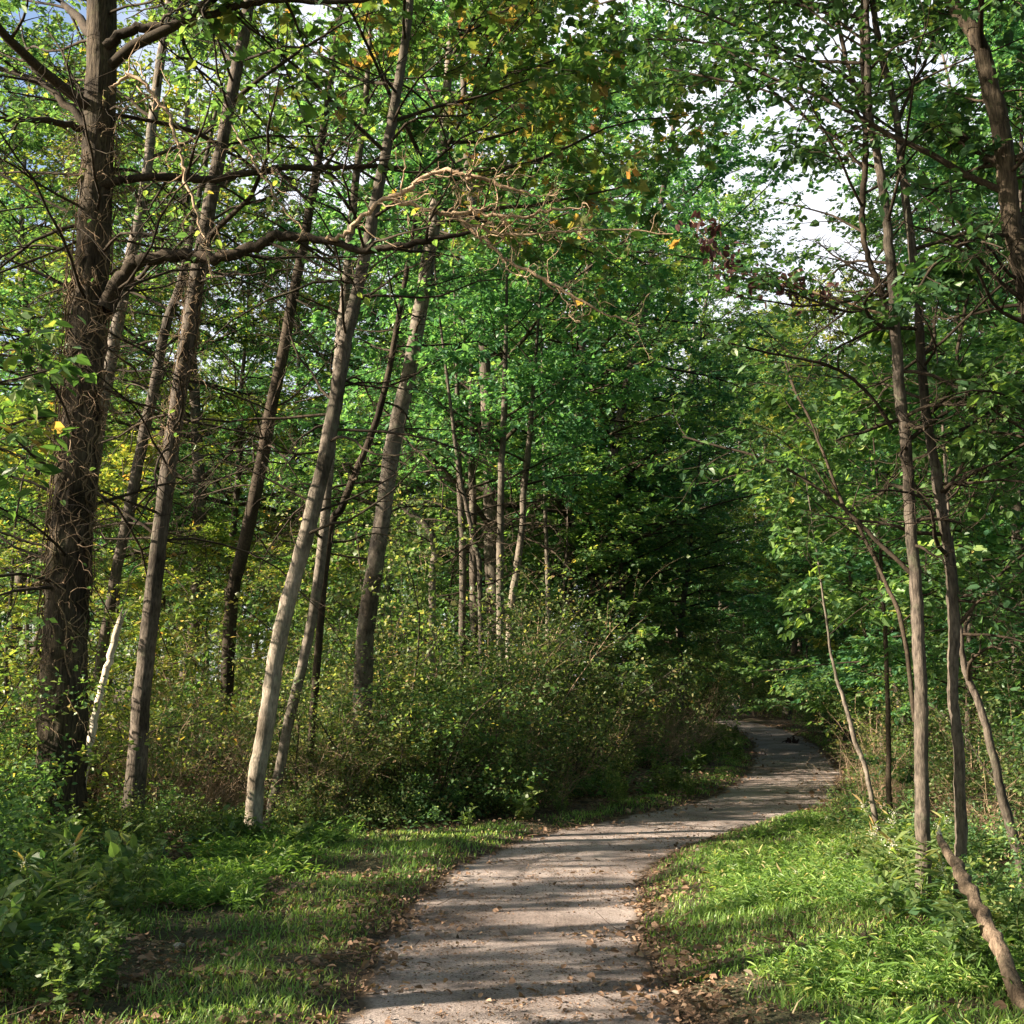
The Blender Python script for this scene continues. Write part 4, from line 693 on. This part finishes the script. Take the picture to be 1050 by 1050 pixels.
for px, Y, s_, k in lw:
    zone = 'around the foot of the massive left trunk' if px < 200 else ('at the foot of the thicket' if px < 720 else 'at the right-hand woodland edge')
    place(LOW[k], wx(px, Y), Y, s_, ('leafy green' if k == 0 else 'small-leaved olive') + f' low shrub {zone}', ('green' if k == 0 else 'olive') + f' low shrubs {zone}')
# weeds
rw = random.Random(11)
for i in range(70):
    y = rw.uniform(5.6, 10.6); x = rw.uniform(-0.52 * y + 0.1, -0.26 * y - 0.5) 
    k = rw.choice([0, 0, 1, 2, 3, 3, 2])
    place(WEED[k], x, y, rw.uniform(.6, 1.15), ['broad-leaved', 'narrow-leaved', 'small-leaved', 'dark broad-leaved'][k] + ' weed in the patch below the massive left trunk', ['broad-leaved', 'narrow-leaved', 'small-leaved', 'dark broad-leaved'][k] + ' weeds at lower left')
for i in range(58):
    y = rw.uniform(5.2, 12.5); x = rim_x(y) + rw.gauss(0.0, .33)
    k = rw.choice([0, 1, 2, 2, 1])
    place(WEED[k], x, y, rw.uniform(.5, .95), ['broad-leaved', 'pale flowering', 'small-leaved'][k] + ' weed where the right-hand grass meets the woods', ['broad-leaved', 'pale flowering', 'small-leaved'][k] + ' weeds at the right verge')
for i in range(26):
    tx, ty = rw.choice([(-4.2, 10.0), (-3.85, 11.1), (-2.62, 11.0), (-2.5, 10.9)])
    place(WEED[rw.choice([0, 2, 2])], tx + rw.gauss(0, .3), ty - abs(rw.gauss(0, .25)), rw.uniform(.45, .8), 'weed around the foot of a left-hand trunk', 'weeds around the trunk feet')
for i in range(36):
    y = rw.uniform(11.5, 34); x = hedge_x(y) + rw.gauss(0.1, .2)
    place(WEED[rw.choice([0, 2])], x, y, rw.uniform(.5, 1.0), 'short weed at the foot of the thicket left of the path', 'weeds at the thicket foot')
for i in range(14):
    y = rw.uniform(12, 24); x = rim_x(y) + rw.gauss(-0.1, .3)
    place(WEED[rw.choice([1, 2])], x, y, rw.uniform(.6, 1.1), 'tall weed beside the far right edge of the path', 'weeds by the far right path edge')
for p_ in PROTOS:
    for ch in list(p_.children): bpy.data.objects.remove(ch)
    bpy.data.objects.remove(p_)

# ------------------------------------------------------------ grass, stilt grass, litter
def scatter(n, x0, x1, y0, y1, dens, seed):
    rng = np.random.default_rng(seed); x = rng.uniform(x0, x1, n); y = y0 * (y1 / y0) ** rng.random(n)   # denser near
    k = rng.random(n) < dens(x, y); x, y = x[k], y[k]
    return np.stack([x, y, terrain(x, y)], -1), rng
def grass(name, pts, rng, h, w, mat, lean=0.5, tintc=0.5):
    N = len(pts); az = rng.random(N) * 6.28; d = np.stack([np.cos(az), np.sin(az), 0 * az], -1); s_ = np.stack([-np.sin(az), np.cos(az), 0 * az], -1)
    hh = h * (0.5 + rng.random(N)); hh = hh[:, None]; ww = (w * (0.7 + 0.6 * rng.random(N)))[:, None]; ln = (lean * rng.random(N))[:, None] * hh
    up = np.array([0, 0, 1.0])
    V = np.stack([pts - s_ * ww, pts + s_ * ww, pts + up * hh * .55 + d * ln * .35 + s_ * ww * .8, pts + up * hh * .55 + d * ln * .35 - s_ * ww * .8, pts + up * hh * 0.9 + d * ln], 1)
    b = (np.arange(N) * 5)[:, None]
    ti = np.clip(tintc + 0.35 * (vnoise(pts[:, 0], pts[:, 1], 1.6, 21) - .5) + rng.normal(0, 0.17, N), 0, 1)
    me = mesh(name, V.reshape(-1, 3), quads=b + np.array([[0, 1, 2, 3]]), tris=b + np.array([[3, 2, 4]]), mat=mat, tint=np.concatenate([ti, ti]))
    return obj(name, me, kind='stuff')
def dens_grass(x, y):
    g = greenness(x, y); p = vnoise(x, y, 1.3, 31) * 0.6 + vnoise(x, y, 3.7, 32) * 0.4
    left = path_dist(x, y) < 0
    thr = np.where(left, 0.30, 0.26)
    thin = np.where(left & (y < 9.2) & (x < -0.9), 0.7, 1.0)
    return g * np.clip((p - thr) / 0.2 + 0.12, 0, 1) * thin
p_, g_ = scatter(520000, -4.2, 9.5, 4.2, 48, dens_grass, 41)
hs = np.clip(0.024 + 0.035 * vnoise(p_[:, 0], p_[:, 1], 1.0, 33), 0.02, 0.2)
o = grass('grass', p_, g_, hs, 0.0026 + 0.0002 * p_[:, 1], L_grass, 1.7)
o['label'] = 'short patchy grass on both verges of the path'; o['category'] = 'grass'
# lush leafy stilt grass on the right verge
def dens_lush(x, y):
    p = vnoise(x, y, 1.1, 34) * .6 + vnoise(x, y, 2.9, 35) * .4
    d = path_dist(x, y)
    return np.clip((p - 0.36) / 0.18, 0, 1) * np.clip((d - 1.25) / 0.35, 0, 1) * np.clip((rim_x(y) + 0.5 - x) / 0.4, 0, 1) * (y < 13.5)
def lush(name, n, box, dens, seed, h, lab, size=0.075, mat=L_grass, m=9):
    p, rg = scatter(n, *box, dens, seed); N = len(p)
    az = rg.random(N) * 6.28; D = np.stack([np.cos(az) * .55, np.sin(az) * .55, np.ones(N)], -1); q = polylines(p, D, h * (0.5 + 0.8 * rg.random(N)), 4, 0.16, -0.12, rg)
    ac = Acc(); V, Q = tubes(q, np.full((N, 4), 0.0013), 3)
    V2, Q2, t2 = twig_leaves(q, m, size, rg, spread=0.4, shape=LANCE, t0=0.15, droop=0.15, jit=0.003)
    me = mesh(name, np.vstack([V, V2]), quads=np.vstack([Q, Q2 + len(V)]), mat=mat, tint=np.concatenate([np.full(len(Q), .6), t2]))
    o = obj(name, me, kind='stuff'); o['label'] = lab; o['category'] = 'grass'; return o
lush('tall_grass', 15000, (0.8, 5, 4.3, 14), dens_lush, 42, 0.14, 'lush bright leafy grass heaped along the right verge', size=.055)
def dens_lushl(x, y):
    return np.clip((vnoise(x, y, 1.2, 36) - 0.35) / .2, 0, 1) * np.clip((-1.5 - x) / .6, 0, 1) * np.clip((x - hedge_x(y) + .6) / .4, 0, 1) * (y > 7.8)
lush('tall_grass', 5500, (-4.6, -1, 7.5, 12.5), dens_lushl, 43, 0.15, 'taller shaded green grass left of the path below the leaning trunks')
def dens_floor(x, y):
    g = greenness(x, y); p = vnoise(x, y, 0.9, 37)
    return (1 - g) * np.clip((p - .35) / .25, 0, 1) * (np.abs(path_dist(x, y)) > 1.1) * 0.8
p, rg = scatter(22000, -16, 16, 6, 40, dens_floor, 44); N = len(p); m = 5
pp = np.repeat(p, m, 0) + rg.normal(0, .06, (N * m, 3)) * [1, 1, 0] + np.array([0, 0, 1]) * (0.03 + 0.14 * rg.random((N * m, 1)))
az = rg.random(N * m) * 6.28
o = obj('ground_cover', leaf_mesh('ground_cover', [leaves(pp, np.stack([np.cos(az), np.sin(az), 0 * az - .2], -1), nz(np.array([0, 0, 1.]) + rg.normal(0, .35, (N * m, 3))), 0.05 + 0.04 * rg.random(N * m), LEAF4, rg.random(N * m) * .7)], L_green), kind='stuff')
o['label'] = 'low leafy ground cover on the shaded forest floor'; o['category'] = 'ground cover'
# leaf litter
def dens_lit(x, y):
    d = np.abs(path_dist(x, y)); p = vnoise(x, y, 2.1, 38) * .5 + vnoise(x, y, 5.3, 39) * .5
    edge = np.exp(-((d - 0.88) / 0.30) ** 2) * np.where(y < 9.8, 1.0, .35)
    on = np.where(d < 0.7, 0.055 * np.clip(1.6 - y / 12, .15, 1.2), 0)
    out = np.where(d > 1.0, 0.28 * (1 - 0.6 * greenness(x, y)), 0)
    leftl = np.where((x < -0.6) & (x > -2.8) & (y < 9.6), 0.75, 0) * np.clip((vnoise(x, y, .9, 56) - .3) / .2, 0, 1)
    return np.clip((edge + out + leftl) * np.clip((p - .3) / .25, 0, 1) + on * np.clip((p - .4) / .2, 0, 1.5), 0, 1)
p, rg = scatter(260000, -9, 12, 4.3, 45, dens_lit, 45); N = len(p); az = rg.random(N) * 6.28
p[:, 2] = p[:, 2] + 0.016 + 0.02 * rg.random(N)
SHL = (np.array([(0, -.5, 0), (-.38, -.1, .16), (-.2, .35, .10), (0, .55, .02), (.25, .3, .14), (.36, -.12, .2)]), np.array([(0, 1, 2, 3), (0, 3, 4, 5)]))
sz = 0.014 + 0.05 * rg.random(N) ** 2.2; sz = sz * np.where(p[:, 1] > 14, 1.5, 1)
clump = vnoise(p[:, 0], p[:, 1], 6, 51)
lv = leaves(p, np.stack([np.cos(az), np.sin(az), rg.normal(0, .3, N)], -1), nz(np.array([0, 0, 1.]) + rg.normal(0, .5, (N, 3))), sz, SHL, np.clip(rg.normal(.28, .2, N) + .35 * clump, 0, 1))
# crumbs of leaf and gravel on the path itself
def dens_cr(x, y):
    d = np.abs(path_dist(x, y)); return np.clip(1.15 - d, 0, 1) * np.clip((vnoise(x, y, 1.7, 52) * .6 + vnoise(x, y, 8, 53) * .4 - .33) / .3, 0.05, 1) * (d < 1.0)
pc_, rg = scatter(240000, -1.3, 7, 4.3, 26, dens_cr, 54); M = len(pc_); az = rg.random(M) * 6.28; pc_[:, 2] += .016
cr = leaves(pc_, np.stack([np.cos(az), np.sin(az), rg.normal(0, .25, M)], -1), nz(np.array([0, 0, 1.]) + rg.normal(0, .4, (M, 3))), 0.006 + 0.016 * rg.random(M) ** 2, SHL, np.clip(rg.normal(.35, .3, M), 0, 1))
pt, rg = scatter(2600, -5, 7, 4.3, 22, lambda x, y: (np.abs(path_dist(x, y)) > .45) * .5, 55); K = len(pt); az = rg.random(K) * 6.28; pt[:, 2] += .03
tw = polylines(pt, np.stack([np.cos(az), np.sin(az), rg.normal(0, .06, K)], -1), .08 + .3 * rg.random(K) ** 2, 5, .16, -.01, rg); TV, TQ = tubes(tw, taper(.0015 + .003 * rg.random(K), 5, .5), 4)
tw = (TV, TQ, np.full(len(TQ), .22))
def dens_fine(x, y):
    return np.clip(1.15 - greenness(x, y) * .75, 0, 1) * (np.abs(path_dist(x, y)) > .8)
pf, rg = scatter(230000, -6, 6.5, 4.3, 17, dens_fine, 57); M = len(pf); az = rg.random(M) * 6.28; pf[:, 2] += .006
fine = leaves(pf, np.stack([np.cos(az), np.sin(az), rg.normal(0, .3, M)], -1), nz(np.array([0, 0, 1.]) + rg.normal(0, .5, (M, 3))), 0.008 + 0.022 * rg.random(M) ** 2, SHL, np.clip(rg.normal(.22, .2, M), 0, 1))
o = obj('leaf_litter', leaf_mesh('leaf_litter', [lv, cr, tw, fine], L_dry), kind='stuff')
o['label'] = 'fallen brown leaves scattered over the path edges and ground'; o['category'] = 'leaf litter'
# small dark clump lying on the far path
c = G(813, 762); rg = np.random.default_rng(9); N = 26; az = rg.random(N) * 6.28
pp = np.array([c[0], c[1], tz(c[0], c[1]) + 0.05]) + rg.normal(0, 1, (N, 3)) * [0.09, 0.06, 0.035]
rt = thing('leaf_clump', 'small dark clump of dead leaves and twig lying on the far path', 'debris')
obj('leaves', leaf_mesh('leaves', [leaves(pp, nz(rg.normal(0, 1, (N, 3))), nz(rg.normal(0, 1, (N, 3))), np.full(N, .11), LEAF6, rg.random(N) * .2)], L_red), rt)
ac = Acc(); ac.tube(polylines(np.array([[c[0] - .3, c[1], tz(c[0], c[1]) + .03]]), np.array([[1, 0, .25]]), np.array([.5]), 6, .1, 0, rg), np.full((1, 6), .008), 5); obj('twig', ac.mesh('twig', M_dark), rt)
# pale stone in the left verge
def stone(x, y, r, label, seed):
    import bmesh
    bm = bmesh.new(); bmesh.ops.create_icosphere(bm, subdivisions=3, radius=r); rg = np.random.default_rng(seed); o3 = rg.random(3) * 9
    for v in bm.verts:
        k = 1 + .25 * (float(vnoise(v.co.x / r * 1.3 + o3[0], v.co.y / r * 1.3 + o3[1], 1, seed)) - .5) + .15 * (float(vnoise(v.co.z / r * 3, v.co.x / r * 3, 1, seed)) - .5)
        v.co *= k; v.co.z *= .6
    me = bpy.data.meshes.new('stone'); bm.to_mesh(me); bm.free(); me.materials.append(M_stone)
    for p in me.polygons: p.use_smooth = True
    obj('stone', me, None, None, label, 'stone', None, (x, y, tz(x, y) + r * .25))
M_stone = bark_mat('pale_stone', (0.22, 0.21, 0.19), (0.5, 0.48, 0.45), 1.5, .4, grain=(8, 8, 8))
c = G(183, 979); stone(c[0], c[1], .035, 'small pale grey stone in the leaf litter at lower left', 3)

# far-off wood: one mass of foliage closing the view all round
def far_wood(seed, n_cl, label, a0, a1, r0, r1):
    rng = np.random.default_rng(seed)
    az = rng.uniform(a0, a1, n_cl); r = rng.uniform(r0, r1, n_cl); hmax = 8 + 5 * np.sin(az * 23) * 0.4 + 3 * rng.random(n_cl)
    az_px = 525 + F * np.tan(np.clip(az, -1.2, 1.2)); gap = (az_px > 690) & (az_px < 900); hmax = np.where(gap, np.minimum(hmax, 1.6 + r * 0.30), hmax + 6)
    c = np.stack([np.sin(az) * r, np.cos(az) * r, hmax * rng.random(n_cl) ** .8 * 1.0 + .3], -1); m = 60
    pp = np.repeat(c, m, 0) + rng.normal(0, 1, (n_cl * m, 3)) * [1.0, 1.0, .35]
    N = len(pp); return obj('distant_wood', leaf_mesh('distant_wood', [leaves(pp, nz(rng.normal(0, 1, (N, 3)) + [0, 0, -.2]), nz(rng.normal(0, .5, (N, 3)) + [0, 0, 1]), 0.14 + .1 * rng.random(N), LEAF4, np.clip(np.repeat(rng.normal(.4, .15, n_cl), m) + rng.normal(0, .15, N), 0, 1))], L_teal), kind='stuff', label=label, cat='woods')
far_wood(61, 6500, 'distant mass of woodland foliage behind all the trees', -.95, .95, 62, 80)
far_wood(62, 1500, 'distant foliage closing the view beyond the path bend', .1, .36, 74, 84)

# ------------------------------------------------------------ light, sky, camera
SUN_EL, SUN_AZ = 27.0, -102.0      # azimuth clockwise from the viewing direction
world = bpy.data.worlds.new('World'); bpy.context.scene.world = world; world.use_nodes = True
wn = world.node_tree; wn.nodes.clear()
sky = wn.nodes.new('ShaderNodeTexSky'); sky.sky_type = 'NISHITA'; sky.sun_disc = False
sky.sun_elevation = Rd(SUN_EL); sky.sun_rotation = Rd(SUN_AZ % 360); sky.air_density = 1.0; sky.dust_density = 2.0; sky.ozone_density = 1.0
bg = wn.nodes.new('ShaderNodeBackground'); bg.inputs[1].default_value = 0.28; ou = wn.nodes.new('ShaderNodeOutputWorld')
# made-up white cloud glow, added so the sky gap ahead reads bright
tc = wn.nodes.new('ShaderNodeTexCoord'); dt = wn.nodes.new('ShaderNodeVectorMath'); dt.operation = 'DOT_PRODUCT'; dt.inputs[1].default_value = (0.21, 0.90, 0.38)
wn.links.new(tc.outputs['Generated'], dt.inputs[0])
cn = wn.nodes.new('ShaderNodeTexNoise'); cn.inputs['Scale'].default_value = 3.0; cn.inputs['Detail'].default_value = 7; wn.links.new(tc.outputs['Generated'], cn.inputs[0])
ca = wn.nodes.new('ShaderNodeMath'); ca.operation = 'MULTIPLY_ADD'; ca.inputs[1].default_value = 0.5; wn.links.new(cn.outputs[0], ca.inputs[0]); wn.links.new(dt.outputs['Value'], ca.inputs[2])
cm = wn.nodes.new('ShaderNodeMapRange'); cm.interpolation_type = 'SMOOTHSTEP'; cm.inputs[1].default_value = 1.02; cm.inputs[2].default_value = 1.26; wn.links.new(ca.outputs[0], cm.inputs[0])
cx = wn.nodes.new('ShaderNodeMix'); cx.data_type = 'RGBA'; cx.inputs[7].default_value = (4.6, 4.75, 5.1, 1); cx.clamp_factor = True
wn.links.new(cm.outputs[0], cx.inputs[0]); wn.links.new(sky.outputs[0], cx.inputs[6]); wn.links.new(cx.outputs[2], bg.inputs[0]); wn.links.new(bg.outputs[0], ou.inputs[0])
sl = bpy.data.lights.new('sun', 'SUN'); sl.energy = 20.0; sl.angle = Rd(0.5); sl.color = (1.0, 0.86, 0.66)
so = bpy.data.objects.new('sun', sl); C.objects.link(so)
az = Rd(SUN_AZ); el = Rd(SUN_EL); sd = np.array([sin(az) * cos(el), cos(az) * cos(el), sin(el)])   # towards the sun
import mathutils
so.rotation_euler = mathutils.Vector(sd).to_track_quat('Z', 'Y').to_euler(); so.location = tuple(sd * 40)
cam = bpy.data.cameras.new('camera'); co = bpy.data.objects.new('camera', cam); C.objects.link(co)
co.location = (0, 0, EYE); co.rotation_euler = (pi / 2 + PITCH, 0, 0); cam.sensor_width = 36; cam.lens = 36 * F / 1050; cam.clip_start = 0.05; cam.clip_end = 3000
sc = bpy.context.scene; sc.camera = co
sc.view_settings.view_transform = 'Standard'; sc.view_settings.look = 'None'; sc.view_settings.exposure = 0
sc.render.engine = 'CYCLES'; sc.cycles.max_bounces = 4; sc.cycles.diffuse_bounces = 3; sc.cycles.transmission_bounces = 3; sc.cycles.glossy_bounces = 1; sc.cycles.use_denoising = True
